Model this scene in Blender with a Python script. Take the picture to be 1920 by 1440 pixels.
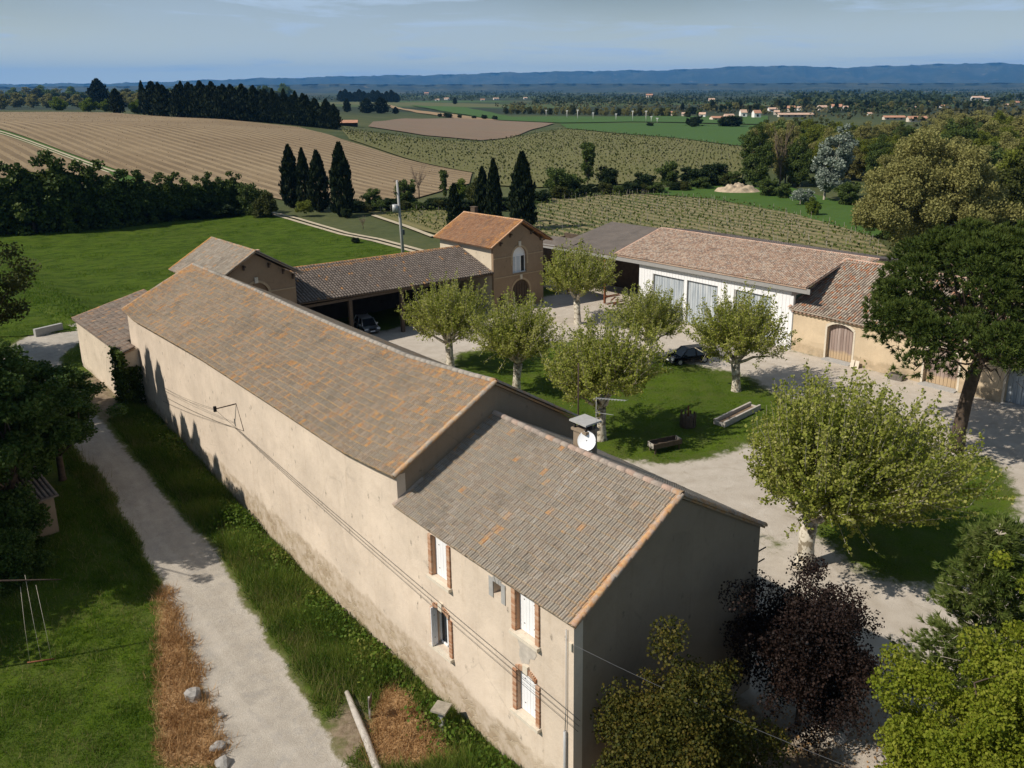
import bpy, bmesh, math, random
import numpy as np
from mathutils import Vector, Matrix
from mathutils.geometry import tessellate_polygon
rnd = random.Random(7)
nr = np.random.default_rng(11)
sc = bpy.context.scene
for o in list(bpy.data.objects):
    bpy.data.objects.remove(o)
COL = sc.collection

# ------------------------------------------------------------------ camera
F, CX, CY = 1614.0, 1028.6, 602.5            # focal length and optical centre in photo pixels
YAW, PITCH, ROLL = math.radians(41.232), math.radians(15.178), math.radians(-0.191)
CAM = np.array([-16.351, -17.478, 24.097])
_cy, _sy, _cp, _sp = math.cos(YAW), math.sin(YAW), math.cos(PITCH), math.sin(PITCH)
_f = np.array([_sy * _cp, _cy * _cp, -_sp]); _r = np.array([_cy, -_sy, 0.0]); _u = np.cross(_r, _f)
_r2 = math.cos(ROLL) * _r + math.sin(ROLL) * _u
_u2 = -math.sin(ROLL) * _r + math.cos(ROLL) * _u
CAMM = np.array([_r2, _u2, _f])
cd = bpy.data.cameras.new('camera'); cam = bpy.data.objects.new('camera', cd); COL.objects.link(cam)
cd.sensor_width = 36.0; cd.lens = F / 1920 * 36.0
cd.shift_x = (960 - CX) / 1920; cd.shift_y = -(720 - CY) / 1920
cd.clip_start = 0.5; cd.clip_end = 90000
m4 = Matrix.Identity(4)
for i in range(3):
    m4[i][0], m4[i][1], m4[i][2], m4[i][3] = _r2[i], _u2[i], -_f[i], CAM[i]
cam.matrix_world = m4
sc.camera = cam

# ------------------------------------------------------------------ sky, sun, exposure
SUN_EL = math.radians(45.0)
SUN_DIR = np.array([0.95, -0.31]); SUN_DIR /= np.linalg.norm(SUN_DIR)      # the way the light travels over the ground
world = bpy.data.worlds.new('World'); sc.world = world; world.use_nodes = True
wn = world.node_tree; wn.nodes.clear()
def W(t, **k):
    n = wn.nodes.new(t)
    for a, b in k.items(): setattr(n, a, b)
    return n
w_out = W('ShaderNodeOutputWorld'); w_bg = W('ShaderNodeBackground')
w_sky = W('ShaderNodeTexSky', sky_type='NISHITA')
w_sky.sun_disc = False; w_sky.sun_elevation = SUN_EL
w_sky.sun_rotation = math.atan2(-SUN_DIR[0], -SUN_DIR[1])
w_sky.altitude = 100; w_sky.air_density = 1.0; w_sky.dust_density = 0.6; w_sky.ozone_density = 1.6
w_bg.inputs['Strength'].default_value = 0.05
w_tc = W('ShaderNodeTexCoord')
w_map = W('ShaderNodeMapping'); w_map.inputs['Scale'].default_value = (2.2, 2.2, 22.0)
w_map.inputs['Rotation'].default_value = (0.02, -0.03, 0.5)
w_no = W('ShaderNodeTexNoise'); w_no.inputs['Scale'].default_value = 2.2; w_no.inputs['Detail'].default_value = 9; w_no.inputs['Roughness'].default_value = 0.62
w_no.inputs['Distortion'].default_value = 0.4
w_rm = W('ShaderNodeMapRange'); w_rm.inputs['From Min'].default_value = 0.50; w_rm.inputs['From Max'].default_value = 0.66; w_rm.inputs['To Max'].default_value = 0.9
w_map2 = W('ShaderNodeMapping'); w_map2.inputs['Scale'].default_value = (1.3, 1.3, 4.5)
w_no2 = W('ShaderNodeTexNoise'); w_no2.inputs['Scale'].default_value = 1.6; w_no2.inputs['Detail'].default_value = 6
w_rm2 = W('ShaderNodeMapRange'); w_rm2.inputs['From Min'].default_value = 0.38; w_rm2.inputs['From Max'].default_value = 0.72; w_rm2.inputs['To Max'].default_value = 0.62
w_mx = W('ShaderNodeMath', operation='MAXIMUM')
w_mix = W('ShaderNodeMix', data_type='RGBA'); w_mix.inputs['B'].default_value = (10.0, 12.5, 15.2, 1)
L = wn.links.new
L(w_tc.outputs['Generated'], w_map.inputs['Vector']); L(w_map.outputs[0], w_no.inputs['Vector']); L(w_no.outputs['Fac'], w_rm.inputs['Value'])
L(w_tc.outputs['Generated'], w_map2.inputs['Vector']); L(w_map2.outputs[0], w_no2.inputs['Vector']); L(w_no2.outputs['Fac'], w_rm2.inputs['Value'])
L(w_rm.outputs[0], w_mx.inputs[0]); L(w_rm2.outputs[0], w_mx.inputs[1]); L(w_mx.outputs[0], w_mix.inputs['Factor'])
w_sep = W('ShaderNodeSeparateXYZ'); L(w_tc.outputs['Generated'], w_sep.inputs[0])
w_hz = W('ShaderNodeMapRange', interpolation_type='SMOOTHSTEP'); w_hz.inputs['From Min'].default_value = 0.14; w_hz.inputs['From Max'].default_value = -0.02; w_hz.inputs['To Max'].default_value = 0.92
L(w_sep.outputs[2], w_hz.inputs['Value'])
w_veil = W('ShaderNodeMix', data_type='RGBA'); w_veil.inputs['B'].default_value = (16.6, 18.2, 16.6, 1)      # thin high veil, thickest towards the horizon
L(w_sky.outputs[0], w_veil.inputs['A']); L(w_hz.outputs[0], w_veil.inputs['Factor'])
L(w_veil.outputs['Result'], w_mix.inputs['A']); L(w_mix.outputs['Result'], w_bg.inputs['Color']); L(w_bg.outputs[0], w_out.inputs['Surface'])
sd = bpy.data.lights.new('sun', 'SUN'); sun = bpy.data.objects.new('sun', sd); COL.objects.link(sun)
sd.energy = 5.0; sd.angle = math.radians(0.53); sd.color = (1.0, 0.93, 0.83)
_d = Vector((SUN_DIR[0] * math.cos(SUN_EL), SUN_DIR[1] * math.cos(SUN_EL), -math.sin(SUN_EL)))
sun.rotation_euler = _d.to_track_quat('-Z', 'Y').to_euler()
vs = sc.view_settings
vs.view_transform = 'Standard'; vs.look = 'None'; vs.gamma = 1.0; vs.use_curve_mapping = False
vs.exposure = 0.03
cy_ = sc.cycles
cy_.max_bounces = 6; cy_.diffuse_bounces = 3; cy_.glossy_bounces = 2; cy_.transmission_bounces = 4; cy_.transparent_max_bounces = 4; cy_.volume_bounces = 0
cy_.use_denoising = True

# ------------------------------------------------------------------ terrain
def sstep(a, b, x):
    t = np.clip((x - a) / (b - a), 0, 1); return t * t * (3 - 2 * t)
_AZ = np.array([-180, -60, -10, 9.6, 21, 28.4, 33, 38, 180.0]); _AH = np.array([0, 0, 14, 13.6, 10.5, 6.5, 2.6, 0.0, 0.0])
def terrain(x, y):
    x = np.asarray(x, float); y = np.asarray(y, float)
    dx, dy = x - CAM[0], y - CAM[1]; d = np.hypot(dx, dy); az = np.degrees(np.arctan2(dx, dy))
    A = np.interp(az, _AZ, _AH)
    h = A * sstep(165, 350, d) * (1 - 0.75 * sstep(365, 1300, d))
    # the lane climbs on the road side of the long barn
    z1 = 2.6 * sstep(13, 50, y) * (1 - sstep(1.5, 9, x)) * (1 - sstep(75, 150, y)) * (1 - sstep(30, 60, -x))
    far = sstep(900, 4000, d)
    w = 0.25 * np.sin(x / 23.0 + 1.3) * np.sin(y / 19.0) * sstep(75, 130, d) * (1 - sstep(2000, 4000, d))
    return h + z1 + w - 6.0 * far
def pix_ray(px, py):
    d = np.array([(px - CX) / F, -(py - CY) / F, 1.0]) @ CAMM
    return d / np.linalg.norm(d)
_TS = np.concatenate([np.linspace(12, 200, 1500), np.geomspace(200.1, 30000, 5000)])
def at(px, py):
    """where the line of sight through a photo pixel meets the ground"""
    d = pix_ray(px, py); P = CAM + _TS[:, None] * d
    below = P[:, 2] < terrain(P[:, 0], P[:, 1])
    i = int(np.argmax(below)) if below.any() else len(_TS) - 1
    return P[i]
def on_plane(px, py, n, c):
    d = pix_ray(px, py); n = np.array(n, float)
    return CAM + d * (c - n @ CAM) / (n @ d)
def camdist(p):
    return float((np.asarray(p, float) - CAM) @ CAMM[2])

# ------------------------------------------------------------------ object helpers
def link(name, me, parent=None, mat=None):
    o = bpy.data.objects.new(name, me); COL.objects.link(o)
    if parent is not None: o.parent = parent
    if mat is not None and me is not None and not me.materials: me.materials.append(mat)
    return o
def tag(o, label, cat, group=None):
    o['label'] = label; o['category'] = cat
    if group: o['group'] = group
    return o
def kind(o, k):
    o['kind'] = k; return o
def thing(name, label, cat, loc=(0, 0, 0), rz=0.0, group=None):
    o = bpy.data.objects.new(name, None); COL.objects.link(o)
    o.location = loc; o.rotation_euler = (0, 0, rz); o.empty_display_size = 0.3
    return tag(o, label, cat, group)
ORD = 'first second third fourth fifth sixth seventh eighth ninth tenth eleventh twelfth thirteenth fourteenth fifteenth sixteenth seventeenth eighteenth nineteenth twentieth'.split()
ORD += ['twenty-' + w for w in ORD[:9]] + ['thirtieth']
def copy_tree(o, parent=None):
    c = o.copy(); COL.objects.link(c)
    if parent is not None: c.parent = parent
    for ch in o.children: copy_tree(ch, c)
    return c
def np_mesh(name, V, Fc, smooth=False, attrs=None):
    """mesh from an (N,3) array and an (M,k) array of faces"""
    V = np.asarray(V, np.float32); Fc = np.asarray(Fc, np.int32)
    me = bpy.data.meshes.new(name); k = Fc.shape[1]
    me.vertices.add(len(V)); me.vertices.foreach_set('co', V.ravel())
    me.loops.add(Fc.size); me.loops.foreach_set('vertex_index', Fc.ravel())
    me.polygons.add(len(Fc)); me.polygons.foreach_set('loop_start', np.arange(0, Fc.size, k, dtype=np.int32))
    me.polygons.foreach_set('loop_total', np.full(len(Fc), k, np.int32))
    if smooth: me.polygons.foreach_set('use_smooth', np.ones(len(Fc), bool))
    me.update(calc_edges=True)
    for k_, v_ in (attrs or {}).items():
        a_ = me.attributes.new(k_, 'FLOAT', 'POINT'); a_.data.foreach_set('value', np.asarray(v_, np.float32).ravel())
    return me
class MB:
    """collects shapes that become ONE mesh"""
    def __init__(s): s.v = []; s.f = []; s.sm = []
    def add(s, V, Fs, smooth=False):
        b = len(s.v); s.v += [tuple(map(float, p)) for p in V]
        for f in Fs: s.f.append([b + i for i in f]); s.sm.append(smooth)
        return s
    def box(s, c, size, rz=0.0, M=None):
        hx, hy, hz = size[0] / 2, size[1] / 2, size[2] / 2
        V = [(x, y, z) for x in (-hx, hx) for y in (-hy, hy) for z in (-hz, hz)]
        R = Matrix.Rotation(rz, 3, 'Z') if M is None else M
        V = [R @ Vector(p) + Vector(c) for p in V]
        return s.add(V, [(0, 1, 3, 2), (4, 6, 7, 5), (0, 4, 5, 1), (2, 3, 7, 6), (0, 2, 6, 4), (1, 5, 7, 3)])
    def tube(s, pts, rad, n=8, cap=True, smooth=True):
        pts = [Vector(p) for p in pts]; k = len(pts)
        if not hasattr(rad, '__len__'): rad = [rad] * k
        V = []; ref = Vector((0.31, 0.87, 0.38))
        for i, p in enumerate(pts):
            t = (pts[min(i + 1, k - 1)] - pts[max(i - 1, 0)]).normalized()
            a = t.cross(ref); a = a.normalized() if a.length > 1e-3 else t.orthogonal().normalized(); b = t.cross(a)
            for j in range(n):
                an = 2 * math.pi * j / n; V.append(p + (a * math.cos(an) + b * math.sin(an)) * rad[i])
        Fs = [(i * n + j, i * n + (j + 1) % n, (i + 1) * n + (j + 1) % n, (i + 1) * n + j) for i in range(k - 1) for j in range(n)]
        s.add(V, Fs, smooth)
        if cap:
            b = len(s.v) - len(V); s.f.append([b + j for j in range(n)][::-1]); s.sm.append(False)
            s.f.append([b + (k - 1) * n + j for j in range(n)]); s.sm.append(False)
        return s
    def poly(s, outer, holes, fn, flip=False):
        """flat panel with holes; fn maps (u,z) to a point"""
        loops = [[Vector((u, z, 0)) for u, z in l] for l in [outer] + list(holes)]
        tris = tessellate_polygon(loops); flat = [p for l in loops for p in l]
        V = [fn(p.x, p.y) for p in flat]
        return s.add(V, [tuple(t)[::-1] if flip else tuple(t) for t in tris])
    def strip(s, loop, f0, f1, closed=True):
        n = len(loop); V = [f0(*p) for p in loop] + [f1(*p) for p in loop]
        m = n if closed else n - 1
        return s.add(V, [(i, (i + 1) % n, n + (i + 1) % n, n + i) for i in range(m)])
    def mesh(s, name):
        me = bpy.data.meshes.new(name); me.from_pydata(s.v, [], s.f)
        me.polygons.foreach_set('use_smooth', s.sm); me.update(); return me
    def build(s, name, mat, parent=None):
        me = s.mesh(name); me.materials.append(mat); return link(name, me, parent)

# ------------------------------------------------------------------ materials
class NT:
    def __init__(s, name):
        s.m = bpy.data.materials.new(name); s.m.use_nodes = True; s.t = s.m.node_tree; s.t.nodes.clear()
        s.out = s.n('ShaderNodeOutputMaterial'); s.b = s.n('ShaderNodeBsdfPrincipled')
        s.l(s.b.outputs[0], s.out.inputs['Surface']); s.b.inputs['Roughness'].default_value = 0.85
        s.b.inputs['Specular IOR Level'].default_value = 0.25
        s.geo = s.n('ShaderNodeNewGeometry')
    def n(s, t, **k):
        x = s.t.nodes.new(t)
        for a, b in k.items(): setattr(x, a, b)
        return x
    def l(s, a, b): s.t.links.new(a, b)
    def setv(s, sock, v):
        if hasattr(v, 'is_linked') or hasattr(v, 'links'): s.l(v, sock)
        elif isinstance(v, (tuple, list)) and sock.type == 'RGBA': sock.default_value = tuple(v) + ((1,) if len(v) == 3 else ())
        else: sock.default_value = v
    def pos(s, scale=(1, 1, 1), rot=(0, 0, 0), obj=False):
        mp = s.n('ShaderNodeMapping'); mp.inputs['Scale'].default_value = scale; mp.inputs['Rotation'].default_value = rot
        if obj: tc = s.n('ShaderNodeTexCoord'); s.l(tc.outputs['Object'], mp.inputs['Vector'])
        else: s.l(s.geo.outputs['Position'], mp.inputs['Vector'])
        return mp.outputs[0]
    def noise(s, scale, detail=4, rough=0.55, vec=None, dist=0.0):
        x = s.n('ShaderNodeTexNoise'); x.inputs['Scale'].default_value = scale; x.inputs['Detail'].default_value = detail
        x.inputs['Roughness'].default_value = rough; x.inputs['Distortion'].default_value = dist
        s.l(vec if vec is not None else s.geo.outputs['Position'], x.inputs['Vector']); return x.outputs['Fac']
    def rng(s, v, a, b, c=0.0, d=1.0, smooth=False):
        x = s.n('ShaderNodeMapRange'); s.setv(x.inputs['Value'], v)
        if smooth: x.interpolation_type = 'SMOOTHSTEP'
        for k, q in zip(('From Min', 'From Max', 'To Min', 'To Max'), (a, b, c, d)): s.setv(x.inputs[k], q)
        return x.outputs[0]
    def math(s, op, a, b=0.0, c=0.0):
        x = s.n('ShaderNodeMath', operation=op); s.setv(x.inputs[0], a); s.setv(x.inputs[1], b); s.setv(x.inputs[2], c); return x.outputs[0]
    def mix(s, f, a, b, mode='MIX'):
        x = s.n('ShaderNodeMix', data_type='RGBA', blend_type=mode); s.setv(x.inputs['Factor'], f); s.setv(x.inputs['A'], a); s.setv(x.inputs['B'], b)
        return x.outputs['Result']
    def ramp(s, f, stops, const=False):
        x = s.n('ShaderNodeValToRGB'); cr = x.color_ramp
        if const: cr.interpolation = 'CONSTANT'
        while len(cr.elements) < len(stops): cr.elements.new(0.5)
        for e, (p, c) in zip(cr.elements, stops): e.position = p; e.color = tuple(c) + (1,)
        s.setv(x.inputs[0], f); return x.outputs['Color']
    def sep(s, v=None):
        x = s.n('ShaderNodeSeparateXYZ'); s.l(v if v is not None else s.geo.outputs['Position'], x.inputs[0]); return x.outputs
    def bump(s, h, strength=0.5, dist=0.05):
        x = s.n('ShaderNodeBump'); x.inputs['Strength'].default_value = strength; x.inputs['Distance'].default_value = dist
        s.l(h, x.inputs['Height']); s.l(x.outputs[0], s.b.inputs['Normal']); return x
    def attr(s, name):
        x = s.n('ShaderNodeAttribute'); x.attribute_name = name; return x.outputs['Fac']
    def rand(s):
        """one value per loose piece and per object"""
        oi = s.n('ShaderNodeObjectInfo')
        return s.math('FRACT', s.math('ADD', s.geo.outputs['Random Per Island'], oi.outputs['Random']))
    def col(s, c): s.setv(s.b.inputs['Base Color'], c); return s
    def rough(s, v): s.setv(s.b.inputs['Roughness'], v); return s

def simple(name, c, rough=0.8, var=0.12, scale=6.0, metal=0.0, bump=0.0):
    t = NT(name); nz = t.noise(scale, 5)
    t.col(t.mix(t.rng(nz, 0.25, 0.75), [x * (1 - var) for x in c], [min(1, x * (1 + var)) for x in c])).rough(rough)
    t.b.inputs['Metallic'].default_value = metal
    if bump: t.bump(t.noise(scale * 4, 5), bump, 0.02)
    return t.m

def leaf_mat(name, cols, trans=0.35, rough=0.6, vary=1.0):
    """leaves: colour differs from leaf to leaf and, softly, from limb to limb"""
    t = NT(name)
    r = t.rand(); big = t.noise(0.55, 3)
    f = t.math('ADD', t.math('MULTIPLY', r, 0.62 * vary), t.math('MULTIPLY', t.rng(big, 0.3, 0.7), 0.38))
    c = t.ramp(f, [(i / (len(cols) - 1), cc) for i, cc in enumerate(cols)])
    t.col(c).rough(rough); t.b.inputs['Specular IOR Level'].default_value = 0.15
    tr = t.n('ShaderNodeBsdfTranslucent'); t.l(c, tr.inputs['Color'])
    mx = t.n('ShaderNodeMixShader'); mx.inputs[0].default_value = trans
    t.l(t.b.outputs[0], mx.inputs[1]); t.l(tr.outputs[0], mx.inputs[2]); t.l(mx.outputs[0], t.out.inputs['Surface'])
    return t.m
# ------------------------------------------------------------------ wall and roof materials
def wall_mat(name, base, band=None, grime=0.5, speck=True, bandcol=(0.30, 0.215, 0.13)):
    t = NT(name)
    p = t.sep()
    big = t.noise(0.35, 6, 0.6); mid = t.noise(2.2, 6, 0.65); fine = t.noise(14, 4, 0.6)
    c = t.mix(t.rng(big, 0.35, 0.68), [x * 0.86 for x in base], [min(1, x * 1.08) for x in base])
    c = t.mix(t.math('MULTIPLY', t.rng(mid, 0.5, 0.75), 0.3 * grime), c, (base[0] * .62, base[1] * .55, base[2] * .46))
    c = t.mix(t.math('MULTIPLY', t.rng(fine, 0.45, 0.8), 0.22), c, [x * 0.7 for x in base])
    # rain streaks run down the render
    st = t.noise(1.0, 5, 0.6, t.pos((3.2, 3.2, 0.16)))
    c = t.mix(t.math('MULTIPLY', t.rng(st, 0.55, 0.8), 0.32 * grime), c, (base[0] * .55, base[1] * .47, base[2] * .37))
    if speck:
        # chipped spots
        vo = t.n('ShaderNodeTexVoronoi'); vo.inputs['Scale'].default_value = 1.5
        t.l(t.pos((1.6, 1.6, 0.9), (0.5, 0, 0)), vo.inputs['Vector'])
        sp = t.math('MULTIPLY', t.rng(vo.outputs['Distance'], 0.22, 0.07), t.rng(t.noise(0.5, 3), 0.47, 0.55))
        sp = t.math('MULTIPLY', sp, t.rng(t.noise(9, 5, 0.7), 0.42, 0.55))
        c = t.mix(t.math('MULTIPLY', sp, 0.8), c, (0.10, 0.085, 0.065))
    h = t.math('ADD', t.math('ADD', t.math('MULTIPLY', fine, 0.5), t.math('MULTIPLY', mid, 0.8)), t.math('MULTIPLY', t.noise(.9, 3), 2.5))
    # old repairs, paler or greyer than the render round them
    rp = t.rng(t.noise(.27, 3, .5, None, .8), .60, .63)
    c = t.mix(t.math('MULTIPLY', rp, .35), c, [min(1, x * 1.12) for x in base])
    cr_ = t.n('ShaderNodeTexVoronoi'); cr_.feature = 'DISTANCE_TO_EDGE'; cr_.inputs['Scale'].default_value = .33; t.l(t.pos((1, 1, .7), (.3, 0, 0)), cr_.inputs['Vector'])
    ck = t.math('MULTIPLY', t.rng(t.math('ADD', cr_.outputs['Distance'], t.math('MULTIPLY', t.math('SUBTRACT', t.noise(2.5, 5, .7), .5), .09)), .010, .002), t.rng(t.noise(.2, 3), .5, .6))
    c = t.mix(t.math('MULTIPLY', ck, .22), c, [x * .45 for x in base])
    if band is not None:
        a, b, hh = band
        zr = t.math('SUBTRACT', p[2], t.math('ADD', a, t.math('MULTIPLY', p[1], b)))
        edge = t.math('ADD', zr, t.math('MULTIPLY', t.math('SUBTRACT', t.noise(0.8, 6, 0.65), 0.5), 1.7))
        m = t.math('MULTIPLY', t.rng(edge, hh + 0.3, hh - 0.25), .85)
        vo2 = t.n('ShaderNodeTexVoronoi'); vo2.inputs['Scale'].default_value = 3.4; vo2.feature = 'DISTANCE_TO_EDGE'
        t.l(t.pos((1, 1, 1.5)), vo2.inputs['Vector'])
        vo3 = t.n('ShaderNodeTexVoronoi'); vo3.inputs['Scale'].default_value = 3.4
        t.l(t.pos((1, 1, 1.5)), vo3.inputs['Vector'])
        stone = t.mix(t.rng(vo3.outputs['Color'], 0.2, 0.8), (0.42, 0.33, 0.22), bandcol)
        joint = t.rng(vo2.outputs['Distance'], 0.0, 0.06)
        stone = t.mix(joint, (0.46, 0.38, 0.28), stone)
        patch = t.rng(t.noise(1.1, 5, 0.6), 0.46, 0.56)
        low = t.mix(patch, t.mix(t.rng(mid, .3, .7), [x * 0.86 for x in base], (0.36, 0.27, 0.17)), stone)
        c = t.mix(m, c, low)
        h = t.math('ADD', h, t.math('MULTIPLY', t.math('MULTIPLY', m, patch), t.math('SUBTRACT', joint, 1.4)))
        # the damp line along the top of the bare base
        ln = t.math('MULTIPLY', t.rng(t.math('ABSOLUTE', t.math('SUBTRACT', edge, hh)), 0.2, 0.0), 0.22)
        c = t.mix(ln, c, (0.25, 0.17, 0.09))
    t.col(c).rough(0.92); t.bump(h, 0.55, 0.03)
    return t.m

def tile_mat(name, cols, lich=None, lam=0.5, patch=(0.3, 0.6), dark=0.35, groove=0.6, lip=0.0, var=.75, scat=.04):
    """fired clay tiles: one tone per tile, lichen and soot in patches; lich = list of (axis, value, reach) edges where lichen gathers"""
    t = NT(name); r = t.rand(); p = t.sep()
    n = len(cols)
    c = t.ramp(t.math('ADD', t.math('ADD', t.math('MULTIPLY', r, var), t.math('MULTIPLY', t.rng(t.noise(0.6, 4), .35, .65), (1 - var) * .5)), t.math('MULTIPLY', t.rng(t.noise(3.2, 5, .7), .35, .65), (1 - var) * .5)), [(i / (n - 1), k) for i, k in enumerate(cols)])
    fine = t.noise(16, 5, 0.65)
    c = t.mix(t.math('MULTIPLY', t.rng(fine, 0.42, 0.72), dark), c, (0.075, 0.065, 0.055))
    pale = t.noise(5.5, 5, 0.7)
    c = t.mix(t.math('MULTIPLY', t.rng(pale, 0.52, 0.72), 0.4), c, (0.40, 0.385, 0.33))
    # moss, soot and painted-in occlusion shade darken the furrows, a line of lichen on each lower lip
    c = t.mix(t.math('MULTIPLY', t.attr('groove'), groove), c, (0.045, 0.038, 0.03))
    c = t.mix(t.math('MULTIPLY', t.math('MULTIPLY', t.attr('lip'), t.rng(t.noise(1.7, 5, .7), .38, .62)), lip), c, (0.42, 0.27, 0.12))
    soot = t.math('MULTIPLY', t.rng(t.noise(.55, 6, .68), .53, .66), t.rng(t.noise(6, 4, .7), .35, .6))
    c = t.mix(t.math('MULTIPLY', soot, .55), c, (.085, .072, .058))
    if lich is not None:
        big = t.noise(0.42, 5, 0.62); sm = t.noise(2.6, 6, 0.7)
        m = t.math('MULTIPLY', t.rng(big, patch[0], patch[1]), lam)
        for ax, val, reach in lich:
            e = t.rng(t.math('ABSOLUTE', t.math('SUBTRACT', p[ax], val)), reach, 0.0)
            m = t.math('MAXIMUM', m, t.math('MULTIPLY', e, 0.6))
        th = t.rng(t.math('ADD', m, t.math('MULTIPLY', t.math('SUBTRACT', sm, 0.5), 1.5)), 0.42, 0.72)
        th = t.math('MAXIMUM', t.math('MULTIPLY', th, .8), t.math('MULTIPLY', t.math('MULTIPLY', t.rng(t.math('FRACT', t.math('MULTIPLY', r, 7.13)), 1 - scat, 1 - scat * .6), t.rng(sm, .36, .6)), .75))
        c = t.mix(t.math('MULTIPLY', th, 0.85), c, t.mix(t.rng(t.noise(7, 4), 0.35, 0.65), (0.46, 0.17, 0.032), (0.60, 0.33, 0.10)))
    t.col(c).rough(0.9); t.bump(t.math('ADD', fine, pale), 0.4, 0.02)
    return t.m

M = {}
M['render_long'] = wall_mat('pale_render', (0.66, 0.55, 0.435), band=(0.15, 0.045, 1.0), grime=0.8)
M['render_plain'] = wall_mat('shade_deepened_grey_render', (0.285, 0.22, 0.155), grime=0.8)  # grey render, its colour darkened to deepen the shade on the gables
M['render_shed'] = wall_mat('old_limewash', (0.60, 0.51, 0.40), band=(2.2, 0.0, 0.4), grime=1.0)
M['render_ochre'] = wall_mat('ochre_render', (0.61, 0.485, 0.33), band=(0.0, 0.0, 0.75), grime=0.5, bandcol=(0.33, 0.26, 0.17))
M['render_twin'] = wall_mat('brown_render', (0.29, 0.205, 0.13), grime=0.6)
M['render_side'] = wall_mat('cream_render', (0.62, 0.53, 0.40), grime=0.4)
M['trim_ochre'] = simple('dressed_stone', (0.40, 0.30, 0.19), 0.9, 0.15, 5)
M['keystone'] = simple('pale_stone', (0.62, 0.56, 0.45), 0.9, 0.1, 8)
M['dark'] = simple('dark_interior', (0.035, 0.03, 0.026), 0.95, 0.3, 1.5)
M['brick'] = NT('brick_red')
_t = M['brick']; _t.col(_t.mix(_t.math('MULTIPLY', _t.rng(_t.noise(9, 5, .7), .4, .7), .35), _t.ramp(_t.rand(), [(0, (.36, .17, .09)), (.5, (.46, .26, .155)), (1, (.53, .36, .25))]), (.3, .2, .13))); M['brick'] = _t.m
M['white_paint'] = simple('white_shutter_paint', (0.80, 0.80, 0.80), 0.55, 0.03, 3)
M['grey_cement'] = simple('grey_cement', (0.36, 0.35, 0.33), 0.95, 0.15, 4, bump=0.3)
M['cream_sill'] = simple('cream_stone_sill', (0.62, 0.55, 0.44), 0.9, 0.1, 5)
M['glass'] = NT('window_glass'); _t = M['glass']; _t.col((0.02, 0.025, 0.03)).rough(0.08); _t.b.inputs['Specular IOR Level'].default_value = 0.6; M['glass'] = _t.m
M['iron'] = simple('rusty_iron', (0.06, 0.04, 0.03), 0.8, 0.4, 8)
M['rust'] = simple('rust', (0.17, 0.065, 0.03), 0.85, 0.35, 8)
M['zinc'] = simple('grey_zinc', (0.40, 0.40, 0.39), 0.5, 0.1, 5, 0.2)
M['wood_dark'] = simple('old_timber', (0.10, 0.072, 0.05), 0.9, 0.3, 6)
M['wood_grey'] = simple('weathered_timber', (0.42, 0.38, 0.33), 0.9, 0.22, 5, bump=0.3)
GREY_T = [(.24, .20, .155), (.30, .255, .20), (.35, .305, .245), (.31, .245, .185), (.41, .36, .295), (.38, .265, .18)]
M['tile_house'] = tile_mat('grey_lichen_tile', GREY_T, [(1, 10.7, 0.9), (1, -0.1, 0.75)], 0.34, (0.45, 0.8), lip=.55, var=.45, scat=.025)
M['tile_barn'] = tile_mat('grey_orange_tile', [(.20, .155, .11), (.27, .215, .155), (.32, .265, .20), (.28, .205, .14), (.37, .30, .225), (.38, .225, .125), (.30, .235, .17)], [(1, 46.2, 3.5), (1, 10.3, 0.9), (0, 4.95, 1.5)], 0.50, (0.32, 0.70), lip=.95, var=.45, scat=.10)
M['ridge_h'] = tile_mat('ridge_tile_clay', [(.33, .27, .22), (.42, .34, .28), (.47, .31, .23)], [(1, -0.1, 1.2)], 0.34, (0.45, 0.8))
M['ridge_b'] = tile_mat('ridge_tile_grey', [(.30, .26, .21), (.36, .32, .27), (.43, .36, .29)], [(1, 10.4, 1.4), (1, 46.3, 1.0)], 0.45, (0.4, 0.75))
M['tile_twin'] = tile_mat('grey_twin_tile', GREY_T, [(1, 66.3, 0.6), (1, 56.3, 0.35), (0, 13.6, .3)], 0.25, (0.5, 0.8))
M['tile_tower'] = tile_mat('orange_lichen_tile', [(.25, .12, .065), (.33, .165, .085), (.40, .215, .115), (.23, .135, .085)], [(1, 66.3, 2.2), (1, 56.0, 1.8), (0, 43.9, .5)], 0.55, (0.32, 0.7), 0.45)
M['canal_dark'] = tile_mat('dark_canal_tile', [(.15, .12, .10), (.21, .17, .145), (.27, .22, .185), (.18, .14, .12)], [(2, 6.75, .3)], 0.12, (0.5, 0.9), 0.3, groove=.9)
CANAL = [(.26, .19, .15), (.40, .26, .19), (.54, .38, .28), (.60, .48, .37), (.50, .31, .21), (.30, .23, .19), (.64, .53, .43), (.50, .34, .25)]
M['canal_mix'] = tile_mat('mixed_canal_tile', CANAL, None, dark=0.45)
M['canal_cave'] = tile_mat('grey_canal_tile', [(.22, .165, .13), (.32, .25, .20), (.46, .38, .30), (.54, .46, .37), (.36, .27, .21), (.50, .21, .10), (.42, .34, .27)], None, dark=0.4, groove=.85)
M['canal_rose'] = tile_mat('rose_canal_tile', [(.50, .30, .22), (.56, .36, .27), (.42, .28, .2)], None, dark=0.25)
M['canal_shed'] = tile_mat('brown_canal_tile', [(.13, .105, .085), (.18, .145, .12), (.25, .205, .17), (.24, .165, .12), (.16, .135, .115)], [(1, 57.3, .35)], 0.1, (.5, .9), .4)

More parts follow.
